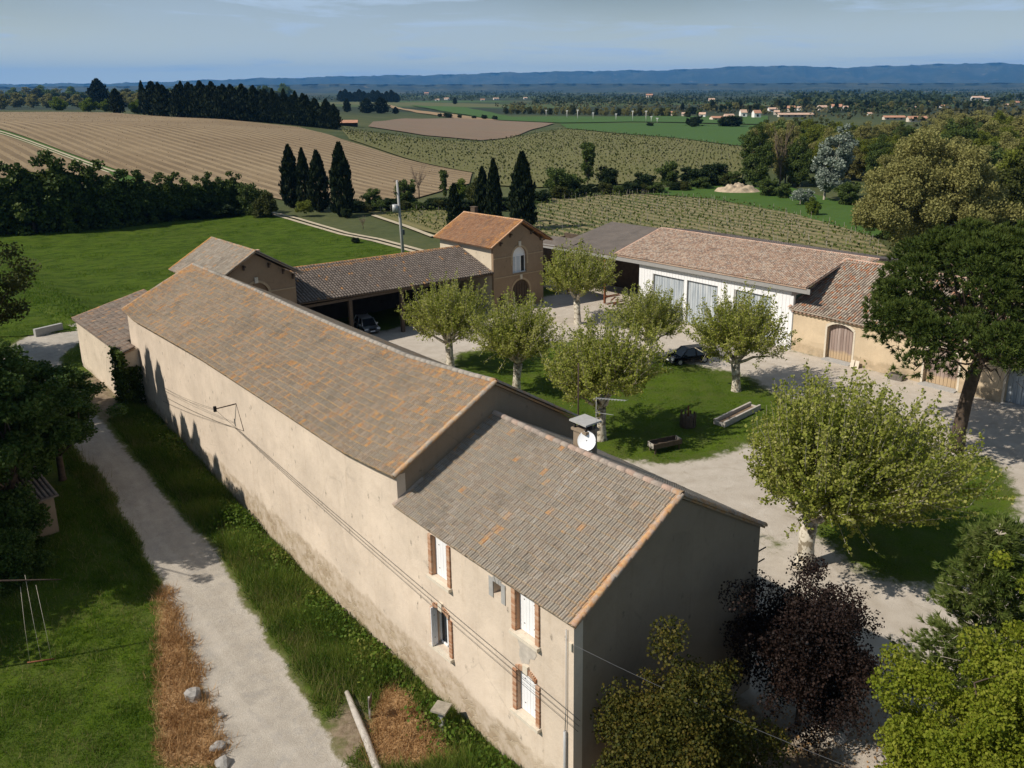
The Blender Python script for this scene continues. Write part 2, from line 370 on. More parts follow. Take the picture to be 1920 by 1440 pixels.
# ------------------------------------------------------------------ tiled roofs
def romane(w=0.24, l=0.37):
    U = np.array([0, .022, .05, .09, .112, .137, .165, .205, .228]) * (w / 0.24)
    H = np.array([.0, .04, .058, .04, .0, .04, .058, .04, .0])
    ring = lambda y, dz: np.stack([U, np.full(9, y), H + dz], 1)
    V = np.vstack([ring(-.02, .034), ring(.05, .028), ring(l - .02, 0), ring(-.02, .004)])
    Fq = [(i, i + 1, 10 + i, 9 + i) for i in range(8)] + [(9 + i, 10 + i, 19 + i, 18 + i) for i in range(8)] + [(27 + i, 28 + i, i + 1, i) for i in range(8)]
    g = np.tile(np.array([1, .25, 0, .25, 1, .25, 0, .25, 1.]), 4); li = np.repeat([1, 0, 0, .6], 9)
    return V, np.array(Fq), g, li
def canal(w=0.22, l=0.42, h=0.105):
    an = np.linspace(0, math.pi, 6)
    def ring(y, k, dz): return np.stack([w * .43 - w * .40 * k * np.cos(an), np.full(6, y), dz + h * k * np.sin(an)], 1)
    V = np.vstack([ring(0, 1.0, .03), ring(l, .84, .004), ring(0, .82, .024)])
    Fq = [(i, i + 1, 7 + i, 6 + i) for i in range(5)] + [(12 + i, 13 + i, i + 1, i) for i in range(5)]
    return V, np.array(Fq), np.tile(np.array([1, .3, 0, 0, .3, 1.]), 3), np.zeros(18)
def half_round(l=0.42, r=0.13):
    an = np.linspace(-0.12, math.pi + 0.12, 7); V = []
    for y, k in ((0, 1.0), (l, .86), (0, .84)): V += [(-r * k * math.cos(a), y, r * k * .8 * math.sin(a)) for a in an]
    Fq = [(i, i + 1, 8 + i, 7 + i) for i in range(6)] + [(14 + i, 15 + i, i + 1, i) for i in range(6)]
    return np.array(V), np.array(Fq)
def curve(pts):
    P = np.array(pts, float); s = np.concatenate([[0], np.cumsum(np.linalg.norm(np.diff(P, axis=0), axis=1))])
    return lambda t: np.stack([np.interp(np.asarray(t) * s[-1], s, P[:, k]) for k in range(3)], -1), s[-1]
def tile_frames(eave, ridge, pitch_u, pitch_v, jit=0.012, off=0.03):
    E, le = curve(eave); Rg, _ = curve(ridge)
    nu = max(1, int(round(le / pitch_u))); slope = np.linalg.norm(Rg(0.5) - E(0.5)); nv = max(1, int(round(slope / pitch_v)))
    U, Vv = np.meshgrid(np.arange(nu) / nu, np.arange(nv) / nv, indexing='ij'); U = U.ravel(); Vv = Vv.ravel()
    e, g = E(U), Rg(U); e2, g2 = E(np.minimum(U + .6 / nu, 1)), Rg(np.minimum(U + .6 / nu, 1))
    e0, g0 = E(np.maximum(U - .4 / nu, 0)), Rg(np.maximum(U - .4 / nu, 0))
    P = e + (g - e) * Vv[:, None]
    du = (e2 + (g2 - e2) * Vv[:, None]) - (e0 + (g0 - e0) * Vv[:, None]); du /= np.linalg.norm(du, axis=1)[:, None]
    dv = g - e; dv /= np.linalg.norm(dv, axis=1)[:, None]
    n = np.cross(du, dv); n /= np.linalg.norm(n, axis=1)[:, None]
    flip = n[:, 2] < 0
    n[flip] *= -1
    k = len(P); a = nr.normal(0, jit, k)
    du2 = du + dv * a[:, None]; dv2 = dv - du * a[:, None] + n * nr.normal(0, jit, k)[:, None]
    P = P + n * (off + np.abs(nr.normal(0, .004, k)))[:, None] + dv * nr.normal(0, .01, k)[:, None]
    su, sv = (le / nu) / pitch_u, (slope / nv) / pitch_v
    return P, du2 * su, dv2 * sv, n
def tiles_mesh(name, tv, tf, fr, at_=None):
    P, a, b, c = fr; k = len(P)
    V = P[:, None, :] + tv[None, :, 0:1] * a[:, None, :] + tv[None, :, 1:2] * b[:, None, :] + tv[None, :, 2:3] * c[:, None, :]
    Fq = tf[None] + (np.arange(k) * len(tv))[:, None, None]
    return np_mesh(name, V.reshape(-1, 3), Fq.reshape(-1, tf.shape[1]), False, {q: np.tile(v, k) for q, v in (at_ or {}).items()})
def lay_tiles(parent, eave, ridge, kind_, mat, single=0, pu=None, pv=None, thick=0.09, name='roof', deckmat=None, jit=0.012, single_name='roof_tile'):
    """one roof slope: a boarded deck (the part) with its tiles; the nearest are pieces of their own, the rest one piece of stuff"""
    tv, tf, tg, tl = romane() if kind_ == 'romane' else canal(pu or .22)
    at_ = dict(groove=tg, lip=tl)
    pu = pu or .24; pv = pv or .335
    if kind_ == 'romane' and pu != .24: tv = tv * [pu / .24, pv / .335, 1]
    E = np.array(eave, float); Rg = np.array(ridge, float)
    n = np.cross(E[-1] - E[0], Rg[0] - E[0]); n /= np.linalg.norm(n); n = n if n[2] > 0 else -n
    k = len(E); m = MB()
    V = list(E) + list(Rg) + list(E - n * thick) + list(Rg - n * thick)
    Fs = []
    for i in range(k - 1):
        Fs += [(i, i + 1, k + i + 1, k + i), (2 * k + i, 3 * k + i, 3 * k + i + 1, 2 * k + i + 1), (i, 2 * k + i, 2 * k + i + 1, i + 1), (k + i, k + i + 1, 3 * k + i + 1, 3 * k + i)]
    Fs += [(0, k, 3 * k, 2 * k), (k - 1, 2 * k + k - 1, 4 * k - 1, 2 * k - 1)]
    roof = m.add(V, Fs).build(name, deckmat or mat, parent)
    fr = tile_frames(E, Rg, pu, pv, jit)
    P = fr[0]; order = np.argsort(np.linalg.norm(P - CAM, axis=1))
    near, rest = order[:single], order[single:]
    if len(rest):
        o = link('roof_tiles', tiles_mesh('roof_tiles', tv, tf, [q[rest] for q in fr], at_), roof, mat); kind(o, 'stuff')
    if single:
        me = np_mesh(single_name, tv, tf, False, at_); me.materials.append(mat)
        for i in near:
            o = link(single_name, me, roof)
            mm = Matrix.Identity(4)
            for r_ in range(3):
                mm[r_][0], mm[r_][1], mm[r_][2], mm[r_][3] = fr[1][i, r_], fr[2][i, r_], fr[3][i, r_], P[i, r_]
            o.matrix_local = mm
    return roof
def cap_tiles(parent, pts, mat, name='ridge_tile', step=0.40, r=0.13, single=True, lift=0.05, up=None):
    """half-round tiles laid along a line"""
    C, ln = curve(pts); n = max(1, int(round(ln / step))); tv, tf = half_round(step * 1.08, r)
    fr = [[], [], [], []]
    for i in range(n):
        p, q = C(i / n), C((i + 1) / n); d = (q - p) / np.linalg.norm(q - p)
        u = np.array(up if up is not None else (0, 0, 1.0), float); s = np.cross(d, u); s /= np.linalg.norm(s); u = np.cross(s, d)
        j = nr.normal(0, .02)
        fr[0].append(p + u * (lift + abs(nr.normal(0, .006)))); fr[1].append(s + d * j); fr[2].append(d - s * j + u * .02); fr[3].append(u)
    fr = [np.array(q) for q in fr]
    if not single:
        o = link(name + 's', tiles_mesh(name, tv, tf, fr), parent, mat); return kind(o, 'stuff')
    me = np_mesh(name, tv, tf, True); me.materials.append(mat)
    for i in range(n):
        o = link(name, me, parent); mm = Matrix.Identity(4)
        for r_ in range(3):
            mm[r_][0], mm[r_][1], mm[r_][2], mm[r_][3] = fr[1][i][r_], fr[2][i][r_], fr[3][i][r_], fr[0][i][r_]
        o.matrix_local = mm
def wall(parent, outer, holes, fn, inward, mat, depth=0.4, name='wall', reveal=None):
    """a wall with openings: outer face plus the thickness of every opening"""
    m = MB(); inn = np.array(inward, float) * depth
    f0 = lambda u, z: tuple(fn(u, z)); f1 = lambda u, z: tuple(np.array(fn(u, z)) + inn)
    m.poly(outer, holes, f0)
    m.strip(outer, f0, f1)
    for h in holes: m.strip(h, f0, f1)
    m.poly(outer, holes, f1, True)
    o = m.build(name, mat, parent)
    return o
def rect(u0, u1, z0, z1): return [(u0, z0), (u1, z0), (u1, z1), (u0, z1)]
def arch(u0, u1, z0, zs, rise, n=10):
    """opening with an arched head: springing zs, crown zs+rise"""
    w = (u1 - u0) / 2; c = (u0 + u1) / 2
    if rise >= w * .98:
        top = [(c + w * math.cos(a), zs + rise * math.sin(a)) for a in np.linspace(0, math.pi, n)]
    else:
        R = (w * w + rise * rise) / (2 * rise); a0 = math.asin(w / R); top = [(c + R * math.sin(a), zs + rise - R + R * math.cos(a)) for a in np.linspace(a0, -a0, n)]
    return [(u0, z0), (u1, z0)] + top

# ================================================================== HOUSE (near building)
X0 = lambda u, z: (0.0, u, z)
house = thing('stone_house', 'tall plain nearest house with white shutters and a chimney, joined to the long barn', 'house')
H_E = [(-.20, -.23, 7.70), (-.20, 3.5, 7.66), (-.20, 7, 7.68), (-.20, 10.55, 7.76)]
H_R = [(5.02, -.10, 10.46), (5.02, 3.5, 10.38), (5.02, 7, 10.36), (5.02, 10.55, 10.40)]
H_E2 = [(10.20, -.10, 7.42), (10.20, 10.55, 7.50)]
H_R2 = [(5.02, -.10, 10.46), (5.02, 10.55, 10.40)]
win = dict(upR=rect(1.86, 2.92, 5.88, 7.52), loR=arch(1.86, 2.92, 2.62, 4.28, .17), upL=rect(7.04, 8.10, 5.66, 7.42), loL=arch(7.08, 8.14, 2.52, 4.18, .17), vent=rect(3.74, 4.20, 6.72, 7.22))
wall(house, [(-.0, -1.2), (10.5, -1.2), (10.5, 7.72), (0, 7.72)], list(win.values()), X0, (1, 0, 0), M['render_long'])
# gable towards the camera, and the two hidden walls
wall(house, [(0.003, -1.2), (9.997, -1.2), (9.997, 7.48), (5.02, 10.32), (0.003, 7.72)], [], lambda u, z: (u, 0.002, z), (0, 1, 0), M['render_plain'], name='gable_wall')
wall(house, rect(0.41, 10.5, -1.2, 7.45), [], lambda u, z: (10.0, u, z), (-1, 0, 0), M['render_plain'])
lay_tiles(house, H_E, H_R, 'romane', M['tile_house'], single=300)
lay_tiles(house, H_E2, H_R2, 'romane', M['tile_house'])
cap_tiles(house, [(5.02, p[1], p[2]) for p in H_R], M['ridge_h'], step=.44, r=.15)
cap_tiles(house, [(-.2, -.17, 7.70), (5.02, -.05, 10.46)], M['ridge_h'], 'verge_tile', .42, .12, up=(0, -.25, 1))
cap_tiles(house, [(10.2, -.05, 7.42), (5.02, -.05, 10.46)], M['ridge_h'], 'verge_tile', .42, .12, up=(0, -.25, 1))
cap_tiles(house, [(-.2, 10.50, 7.76), (1.2, 10.50, 8.47)], M['ridge_h'], 'verge_tile', .42, .11)
def brick_jamb(parent, y0, y1, z0, z1, head=None):
    """brick surround of one window: jamb bricks and, for arched ones, the head bricks"""
    m = MB(); m.box((0, 0, 0), (.09, .19, .062)); me = m.mesh('brick'); me.materials.append(M['brick'])
    n = int((z1 - z0) / .075)
    for s, yc in ((0, y0 - .10), (1, y1 + .10)):
        for i in range(n):
            o = link('brick', me, parent); o.location = (-.028, yc + rnd.uniform(-.004, .004), z0 + .04 + i * (z1 - z0) / n); o.scale = (1, 1 + .06 * (i % 2), 1)
    # the inner cheek that shows inside the reveal
    for yc, sg in ((y1 + .004, -1),):
        MB().box((.09, yc, (z0 + z1) / 2), (.17, .03, z1 - z0)).build('brick_cheek', M['brick'], parent)
    if head:
        zs, rise = head; w = y1 - y0
        for i in range(15):
            f = (i + .5) / 15
            if 6 <= i <= 8: continue
            o = link('brick', me, parent); a = (f - .5) * 1.0
            o.location = (-.028, y0 - .02 + f * (w + .04), zs + rise * (1 - (2 * f - 1) ** 2) + .11); o.rotation_euler = (math.pi / 2 - a * .25, 0, 0)
        MB().box((-.035, (y0 + y1) / 2, zs + rise + .14), (.12, .26, .34)).build('keystone', M['cream_sill'], parent)
def shutter_leaf(parent, w, z0, z1, name='shutter'):
    m = MB(); n = 3
    for i in range(n): m.box((0, (i + .5) * w / n, (z0 + z1) / 2), (.035, w / n - .007, z1 - z0))
    o = m.build(name, M['white_paint'], parent)
    for zz in (z0 + (z1 - z0) * .2, z0 + (z1 - z0) * .78):
        MB().box((-.022, w * .5, zz), (.012, w * .1, .03)).build('hinge', M['iron'], o)
    return o
for key, hd in (('upR', None), ('loR', (4.28, .17)), ('upL', None), ('loL', (4.18, .17))):
    h = win[key]; y0, y1 = h[0][0], h[1][0]; z0, z1 = h[0][1], (h[2][1] if hd is None else hd[0])
    w_ = MB().box((.30, (y0 + y1) / 2, (z0 + z1) / 2 + (.08 if hd else 0)), (.03, y1 - y0, z1 - z0 + (.2 if hd else 0))).build('window', M['glass'], house)
    brick_jamb(w_, y0, y1, z0, z1, hd)
    MB().box((-.03, (y0 + y1) / 2, z0 - .07), (.30, y1 - y0 + .46, .13)).build('window_sill', M['cream_sill'], w_)
    top = z1 + (.1 if hd else 0)
    if key != 'loL':
        for k_ in range(2):
            s = shutter_leaf(w_, (y1 - y0) / 2 - .006, z0 + .02, top)
            s.location = (.17, y0 + .003 + k_ * (y1 - y0) / 2, 0)
    else:
        fr_ = MB()
        for yy in (y0 + .04, y1 - .04, (y0 + y1) / 2): fr_.box((.27, yy, (z0 + top) / 2), (.05, .07, top - z0))
        fr_.box((.27, (y0 + y1) / 2, z0 + .05), (.05, y1 - y0, .09)).build('window_frame', M['white_paint'], w_)
        s = shutter_leaf(w_, (y1 - y0) * .30, z0 + .02, top); s.location = (.10, y1 - .03, 0); s.rotation_euler = (0, 0, math.radians(97))
        s = shutter_leaf(w_, (y1 - y0) * .30, z0 + .02, top); s.location = (.10, y0 + .02, 0); s.rotation_euler = (0, 0, math.radians(172))
MB().box((.40, 3.97, 6.97), (.03, .46, .5)).build('vent_opening', M['dark'], house)
vf = MB()
for yy, ww in ((3.62, .22), (4.32, .24)): vf.box((-.012, yy, 6.95), (.04, ww, .78))
vf.box((-.012, 3.97, 7.32), (.04, .46, .18)); vf.build('cement_surround', M['grey_cement'], house)
MB().poly([(2.0, 5.45), (2.12, 5.2), (2.35, 5.12), (2.42, 4.86), (2.8, 4.7), (2.95, 4.95), (2.9, 5.3), (3.05, 5.62), (2.1, 5.62)], [], lambda u, z: (-.012, u - .15, z)).build('cement_patch', simple('patch_cement', (.47, .42, .36), .95, .2, 4), house)
# corner downpipe, iron bracket, wall box
MB().tube([(-.06, .30, 7.3), (-.06, .30, 4.4), (-.07, .34, 3.3)], .018).tube([(-.08, .33, 3.4), (-.08, .33, -.2)], .055).build('corner_pipe', M['zinc'], house)
MB().box((-.04, .10, 6.75), (.07, .13, .28)).build('wall_box', M['cream_sill'], house)
MB().tube([(9.98, .06, 6.3), (10.55, .06, 6.3)], .03).tube([(9.98, .06, 5.8), (10.5, .06, 5.8)], .03).build('iron_bracket', M['iron'], house)
# chimney with dish and aerial
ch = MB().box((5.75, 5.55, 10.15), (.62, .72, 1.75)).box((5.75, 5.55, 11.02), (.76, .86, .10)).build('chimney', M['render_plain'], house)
cm = MB()
for sx in (-1, 1):
    for sy in (-1, 1): cm.box((5.75 + sx * .27, 5.55 + sy * .32, 11.20), (.08, .08, .26))
cm.box((5.75, 5.55, 11.19), (.12, .64, .25)).build('chimney_vent', M['dark'], ch)
MB().box((5.75, 5.55, 11.37), (.86, .96, .07)).build('chimney_cap', M['grey_cement'], ch)
dish = thing('satellite_dish', 'round white satellite dish bolted to the chimney of the near house', 'satellite dish', (5.40, 5.10, 10.74))
V = []; Fq = []; nrng = 5
for i in range(nrng + 1):
    r_ = .36 * i / nrng
    for j in range(24): a = 2 * math.pi * j / 24; V.append((r_ * math.cos(a), r_ * 1.06 * math.sin(a), .30 * r_ * r_ - .03))
for i in range(nrng):
    for j in range(24): Fq.append((i * 24 + j, i * 24 + (j + 1) % 24, (i + 1) * 24 + (j + 1) % 24, (i + 1) * 24 + j))
V2 = [(x, y, z - .012) for x, y, z in V]
ds = MB().add(V, Fq, True).add(V2, [f[::-1] for f in Fq], True).tube([(.36 * math.cos(a), .382 * math.sin(a), .008) for a in np.linspace(0, 2 * math.pi, 25)], .012, 5).build('reflector', simple('dish_white', (.80, .81, .82), .7, .02), dish)
_dd = Vector((-.80, -.50, .40)).normalized()
ds.rotation_euler = _dd.to_track_quat('Z', 'Y').to_euler()
am = MB().tube([(0, -.39, .0), (0, -.37, .22)], .009).box((0, -.37, .24), (.05, .05, .08)).build('receiver_arm', M['zinc'], dish); am.rotation_euler = ds.rotation_euler
MB().tube([(0.02, 0.02, 0), (.28, .25, -.08)], .025).build('bracket', M['iron'], dish)
ant = thing('tv_aerial', 'thin television aerial on a mast above the chimney of the near house', 'aerial', (5.9, 5.1, 9.6))
MB().tube([(0, 0, 0), (0, 0, 2.85)], .009).build('mast', M['zinc'], ant)
bm_ = MB().tube([(0, 0, 2.8), (.05, -1.55, 3.12)], .010, 6)
for i in range(11):
    f = i / 10; c = Vector((.05 * f, -1.55 * f, 2.8 + .32 * f)); bm_.tube([c + Vector((-.17 + .05 * f, 0, 0)), c + Vector((.17 - .05 * f, 0, 0))], .008, 5)
bm_.build('boom', M['zinc'], ant)
MB().tube([(0, 0, 2.2), (.05, -.9, 2.35)], .008, 6).build('lower_boom', M['zinc'], ant)
# pale cable lying over the roof down to the vent
tag(MB().tube([(5.2, 4.6, 10.52), (4.0, 4.45, 9.96), (2.6, 4.3, 9.2), (1.2, 4.15, 8.47), (.3, 4.02, 8.0), (-.23, 3.9, 7.76), (-.12, 3.9, 7.3)], .012, 6).build('roof_cable', simple('pale_cable', (.44, .42, .38), .7), None), 'pale cable running down the near roof slope from the chimney to the small vent', 'cable')

# ================================================================== LONG BARN
barn = thing('long_barn', 'very long windowless barn with sagging orange and grey tiled roof', 'barn')
B_E = [(-.25, 10.25, 9.12), (-.25, 12.33, 8.94), (-.25, 14.65, 8.79), (-.25, 21.1, 8.92), (-.25, 32.1, 9.06), (-.25, 44, 8.84), (-.25, 46.2, 9.12)]
B_R = [(4.95, 10.30, 11.92), (4.95, 13.3, 11.66), (4.95, 16.9, 11.42), (4.95, 24, 11.40), (4.95, 30, 11.48), (4.95, 36, 11.62), (4.95, 46.4, 11.66)]
def resample(pts, ys):
    P = np.array(pts); return [(float(np.interp(y, P[:, 1], P[:, 0])), y, float(np.interp(y, P[:, 1], P[:, 2]))) for y in ys]
ysb = [10.3, 12.3, 14.6, 17, 21, 24, 28, 32, 36, 40, 44, 46.3]
B_E = resample(B_E, ysb); B_R = resample(B_R, ysb)
B_E2 = [(10.05, y, 8.86 - .12 * math.sin(math.pi * (y - 10) / 36)) for y in ysb]
wall(barn, [(10.503, -1.2), (46.2, -1.2), (46.2, 8.95)] + [(p[1], p[2] + .02) for p in B_E[::-1] if 10.6 < p[1] < 46] + [(10.503, 9.05)], [], lambda u, z: (0.0, u, z), (1, 0, 0), M['render_long'])
g_out = [(0.003, 5.0), (9.897, 5.0), (9.897, 8.80), (4.95, 11.78), (0.003, 9.05)]
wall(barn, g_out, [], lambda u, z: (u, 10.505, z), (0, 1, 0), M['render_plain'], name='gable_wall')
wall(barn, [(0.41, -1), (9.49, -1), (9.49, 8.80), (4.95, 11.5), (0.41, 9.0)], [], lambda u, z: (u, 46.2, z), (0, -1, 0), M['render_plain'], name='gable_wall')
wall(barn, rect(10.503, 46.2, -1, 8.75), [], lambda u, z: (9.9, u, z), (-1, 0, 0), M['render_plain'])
lay_tiles(barn, B_E, B_R, 'romane', M['tile_barn'], single=300)
lay_tiles(barn, B_E2, B_R, 'romane', M['tile_barn'])
cap_tiles(barn, B_R, M['ridge_b'], step=.44, r=.15)
cap_tiles(barn, [(-.25, 10.28, 9.14), (4.95, 10.28, 11.93)], M['ridge_b'], 'verge_tile', .42, .12)
cap_tiles(barn, [(10.05, 10.28, 8.86), (4.95, 10.28, 11.93)], M['ridge_b'], 'verge_tile', .42, .12)
cap_tiles(barn, [(-.25, 46.3, 9.13), (4.95, 46.35, 11.68)], M['ridge_b'], 'verge_tile', .42, .12)
MB().tube([(10.12, 10.6, 11.6), (10.12, 10.6, 6.2)], .038).tube([(10.12, 10.6, 7.2), (9.8, 10.6, 6.9)], .05).build('flue_pipe', M['iron'], barn)

# ================================================================== LEAN-TO SHED at the far end of the long barn
shed = thing('lean_to_shed', 'low limewashed shed with brown lean-to roof at the far end of the long barn', 'shed')
S_E = [(-1.25, 44.4, 6.55), (-1.25, 48, 6.42), (-1.25, 57.3, 6.40)]; S_R = [(4.4, 44.4, 8.0), (4.4, 48, 7.95), (4.4, 57.3, 7.9)]
wall(shed, rect(44.6, 57.0, -1, 6.42), [], lambda u, z: (-1.05, u, z), (1, 0, 0), M['render_shed'])
wall(shed, [(-1.047, -1), (-.02, -1), (-.02, 6.65), (-1.047, 6.40)], [], lambda u, z: (u, 44.595, z), (0, 1, 0), M['render_shed'])
wall(shed, [(-.64, -1), (4.2, -1), (4.2, 7.8), (-.64, 6.5)], [], lambda u, z: (u, 57.0, z), (0, -1, 0), M['render_shed'])
for a_, b_, s_ in ((44.4, 46.42, (-.26, 6.80)), (46.42, 57.3, None)):
    ee = [(-1.25, a_, 6.50), (-1.25, b_, 6.46)]
    rr_ = [(s_[0], a_, s_[1]), (s_[0], b_, s_[1])] if s_ else [(4.4, a_, 7.98), (4.4, b_, 7.9)]
    lay_tiles(shed, ee, rr_, 'canal', M['canal_shed'], pu=.23, pv=.36, jit=.04)
cap_tiles(shed, [(-1.25, 57.3, 6.46), (4.4, 57.3, 7.9)], M['canal_shed'], 'verge_tile', .42, .12)
# ================================================================== TWIN GABLE BUILDINGS either side of the open cart shed
def corbels(parent, xs, zs, y):
    for x, z in zip(xs, zs): MB().box((x, y - .22, z), (.14, .5, .16)).box((x, y - .1, z - .2), (.12, .22, .3)).build('rafter_bracket', M['wood_dark'], parent)
YT = 56.5
left_twin = thing('gable_building', 'shaded gable building with blind arch at the left end of the cart shed', 'building')
gx0, gx1, gm = 10.1, 17.35, 13.65
arch_g = arch(12.55, 14.75, 4.3, 6.2, 1.1)
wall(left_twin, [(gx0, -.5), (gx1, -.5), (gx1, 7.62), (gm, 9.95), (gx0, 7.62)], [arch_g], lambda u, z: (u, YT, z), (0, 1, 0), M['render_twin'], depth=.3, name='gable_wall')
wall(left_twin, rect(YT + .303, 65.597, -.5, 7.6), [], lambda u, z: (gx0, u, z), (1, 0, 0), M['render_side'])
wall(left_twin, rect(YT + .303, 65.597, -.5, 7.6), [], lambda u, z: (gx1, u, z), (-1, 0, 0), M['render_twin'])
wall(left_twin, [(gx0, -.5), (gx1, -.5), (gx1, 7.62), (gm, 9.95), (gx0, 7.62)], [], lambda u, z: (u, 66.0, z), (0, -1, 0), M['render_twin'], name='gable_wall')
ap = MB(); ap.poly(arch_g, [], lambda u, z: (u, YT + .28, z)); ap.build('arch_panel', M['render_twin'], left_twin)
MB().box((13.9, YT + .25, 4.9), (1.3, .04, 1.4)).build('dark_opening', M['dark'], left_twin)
def arch_band(parent, u0, u1, zs, rise, y, wd=.22, mat=None):
    m = MB(); w = (u1 - u0) / 2; c = (u0 + u1) / 2; n = 14
    V = []
    for i in range(n + 1):
        a = math.pi * i / n
        for k, yy in ((0, y), (wd, y), (0, y - .05), (wd, y - .05)): V.append((c + (w + k) * math.cos(a), yy, zs + (rise + k) * math.sin(a)))
    Fs = []
    for i in range(n):
        b = i * 4
        for p, q in ((2, 3), (3, 1), (0, 2)): Fs.append((b + p, b + q, b + 4 + q, b + 4 + p))
    m.add(V, Fs)
    for x in (u0 - wd / 2, u1 + wd / 2): m.box((x, y - .025, zs - .5), (wd, .05, 1.0))
    return m.build('arch_moulding', mat or M['trim_ochre'], parent)
arch_band(left_twin, 12.55, 14.75, 6.2, 1.1, YT)
MB().box((13.65, YT - .05, 7.55), (.30, .16, .52)).build('keystone', M['keystone'], left_twin)
MB().box((15.95, YT - .03, 6.35), (2.7, .06, .10)).box((11.2, YT - .03, 6.35), (2.3, .06, .10)).build('string_course', M['trim_ochre'], left_twin)
lay_tiles(left_twin, [(9.35, 56.0, 7.62), (9.35, 66.3, 7.55)], [(gm, 56.0, 10.22), (gm, 66.3, 10.12)], 'romane', M['tile_twin'], pu=.25)
lay_tiles(left_twin, [(17.95, 56.0, 7.62), (17.95, 66.3, 7.55)], [(gm, 56.0, 10.22), (gm, 66.3, 10.12)], 'romane', M['tile_twin'], pu=.25)
cap_tiles(left_twin, [(gm, 55.95, 10.22), (gm, 66.35, 10.12)], M['tile_twin'])
lich_edge = tile_mat('orange_edge_tile', [(.42, .22, .09), (.5, .28, .1), (.36, .24, .15)], [(1, 66.3, .8)], .8, (.3, .6))
cap_tiles(left_twin, [(9.35, 66.3, 7.56), (gm, 66.3, 10.14)], lich_edge, 'verge_tile', .42, .12)
cap_tiles(left_twin, [(9.35, 56.0, 7.63), (gm, 56.0, 10.24)], M['tile_twin'], 'verge_tile', .42, .11)
cap_tiles(left_twin, [(17.95, 56.0, 7.63), (gm, 56.0, 10.24)], M['tile_twin'], 'verge_tile', .42, .11)
corbels(left_twin, [11.2, 12.6, 14.9, 16.2, 17.1], [8.05, 8.95, 8.9, 8.15, 7.55], YT)
MB().box((15.6, 60.5, 9.25), (.45, .5, .55)).build('chimney', M['brick'], left_twin)

tower = thing('gatehouse', 'two storey gable house with bright orange roof and arched white window', 'house')
tx0, tx1, tm = 40.05, 47.25, 43.9
a_up = arch(42.75, 44.75, 4.05, 6.0, 1.0); a_dn = arch(42.65, 45.15, -.1, 2.0, 1.25); d_sm = arch(40.75, 41.75, -.1, 1.65, .25)
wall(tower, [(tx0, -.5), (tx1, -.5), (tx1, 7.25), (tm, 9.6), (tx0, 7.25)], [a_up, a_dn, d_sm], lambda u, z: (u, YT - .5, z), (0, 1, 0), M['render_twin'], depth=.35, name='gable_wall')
wall(tower, rect(YT - .147, 65.797, -.5, 7.25), [], lambda u, z: (tx0, u, z), (1, 0, 0), M['render_side'])
wall(tower, rect(YT - .147, 65.797, -.5, 7.25), [], lambda u, z: (tx1, u, z), (-1, 0, 0), M['render_side'])
wall(tower, [(tx0, -.5), (tx1, -.5), (tx1, 7.25), (tm, 9.6), (tx0, 7.25)], [], lambda u, z: (u, 66.2, z), (0, -1, 0), M['render_side'], name='gable_wall')
yt = YT - .5
arch_band(tower, 42.75, 44.75, 6.0, 1.0, yt); arch_band(tower, 42.65, 45.15, 2.0, 1.25, yt)
MB().box((43.75, yt - .06, 7.35), (.30, .18, .56)).build('keystone', M['keystone'], tower)
MB().box((43.9, yt - .06, 3.58), (.28, .18, .5)).build('keystone', M['keystone'], tower)
for z_, spans in ((6.05, ((40.1, 42.5), (45.0, 47.2))), (3.85, ((40.1, 47.2),))):
    m_ = MB()
    for a_, b_ in spans: m_.box(((a_ + b_) / 2, yt - .03, z_), (b_ - a_, .06, .10))
    m_.build('string_course', M['trim_ochre'], tower)
wi = MB(); wi.poly(a_up, [], lambda u, z: (u, yt + .30, z)); wi = wi.build('window', M['glass'], tower)
fm = MB(); fm.poly([p for p in a_up if p[1] >= 5.99] , [], lambda u, z: (u, yt + .27, z)); fm.build('fanlight_panel', M['white_paint'], wi)
fm = MB()
for x in (42.82, 43.4, 44.05, 44.68): fm.box((x, yt + .26, 5.0), (.12, .06, 1.95))
fm.box((43.75, yt + .26, 5.98), (2.0, .08, .12)).box((43.75, yt + .24, 4.08), (2.1, .2, .10)); fm.build('window_frame', M['white_paint'], wi)
MB().box((43.72, yt + .275, 5.0), (.62, .03, 1.85)).box((43.1, yt + .275, 5.0), (.5, .03, 1.85)).build('curtain', simple('grey_white_curtain', (.52, .56, .60), .9, .06), wi)
dr = MB(); dr.poly(a_dn, [], lambda u, z: (u, yt + .3, z)); dr = dr.build('arched_door', M['wood_dark'], tower)
for i in range(7): MB().box((42.75 + i * .38, yt + .27, 1.3), (.05, .04, 2.9 if 1 <= i <= 5 else 2.0)).build('door_bar', M['iron'], dr)
dr = MB(); dr.poly(d_sm, [], lambda u, z: (u, yt + .3, z)); dr.build('small_door', M['wood_dark'], tower)
T_E = [(39.4, 55.5, 7.36), (39.4, 66.5, 7.24)]; T_R = [(tm, 55.5, 9.93), (tm, 66.5, 9.74)]; T_E2 = [(48.3, 55.5, 7.3), (48.3, 66.5, 7.2)]
lay_tiles(tower, T_E, T_R, 'romane', M['tile_tower'], pu=.24)
lay_tiles(tower, T_E2, T_R, 'romane', M['tile_tower'], pu=.24)
M['pale_orange'] = tile_mat('pale_orange_cap', [(.55, .30, .16), (.6, .38, .24)], [(1, 61, 9)], .5, (.3, .6), .2)
cap_tiles(tower, [(tm, 55.4, 9.93), (tm, 66.55, 9.74)], M['pale_orange'])
cap_tiles(tower, [(39.4, 55.5, 7.37), (tm, 55.5, 9.95)], M['pale_orange'], 'verge_tile', .42, .10)
cap_tiles(tower, [(48.3, 55.5, 7.31), (tm, 55.5, 9.95)], M['pale_orange'], 'verge_tile', .42, .10)
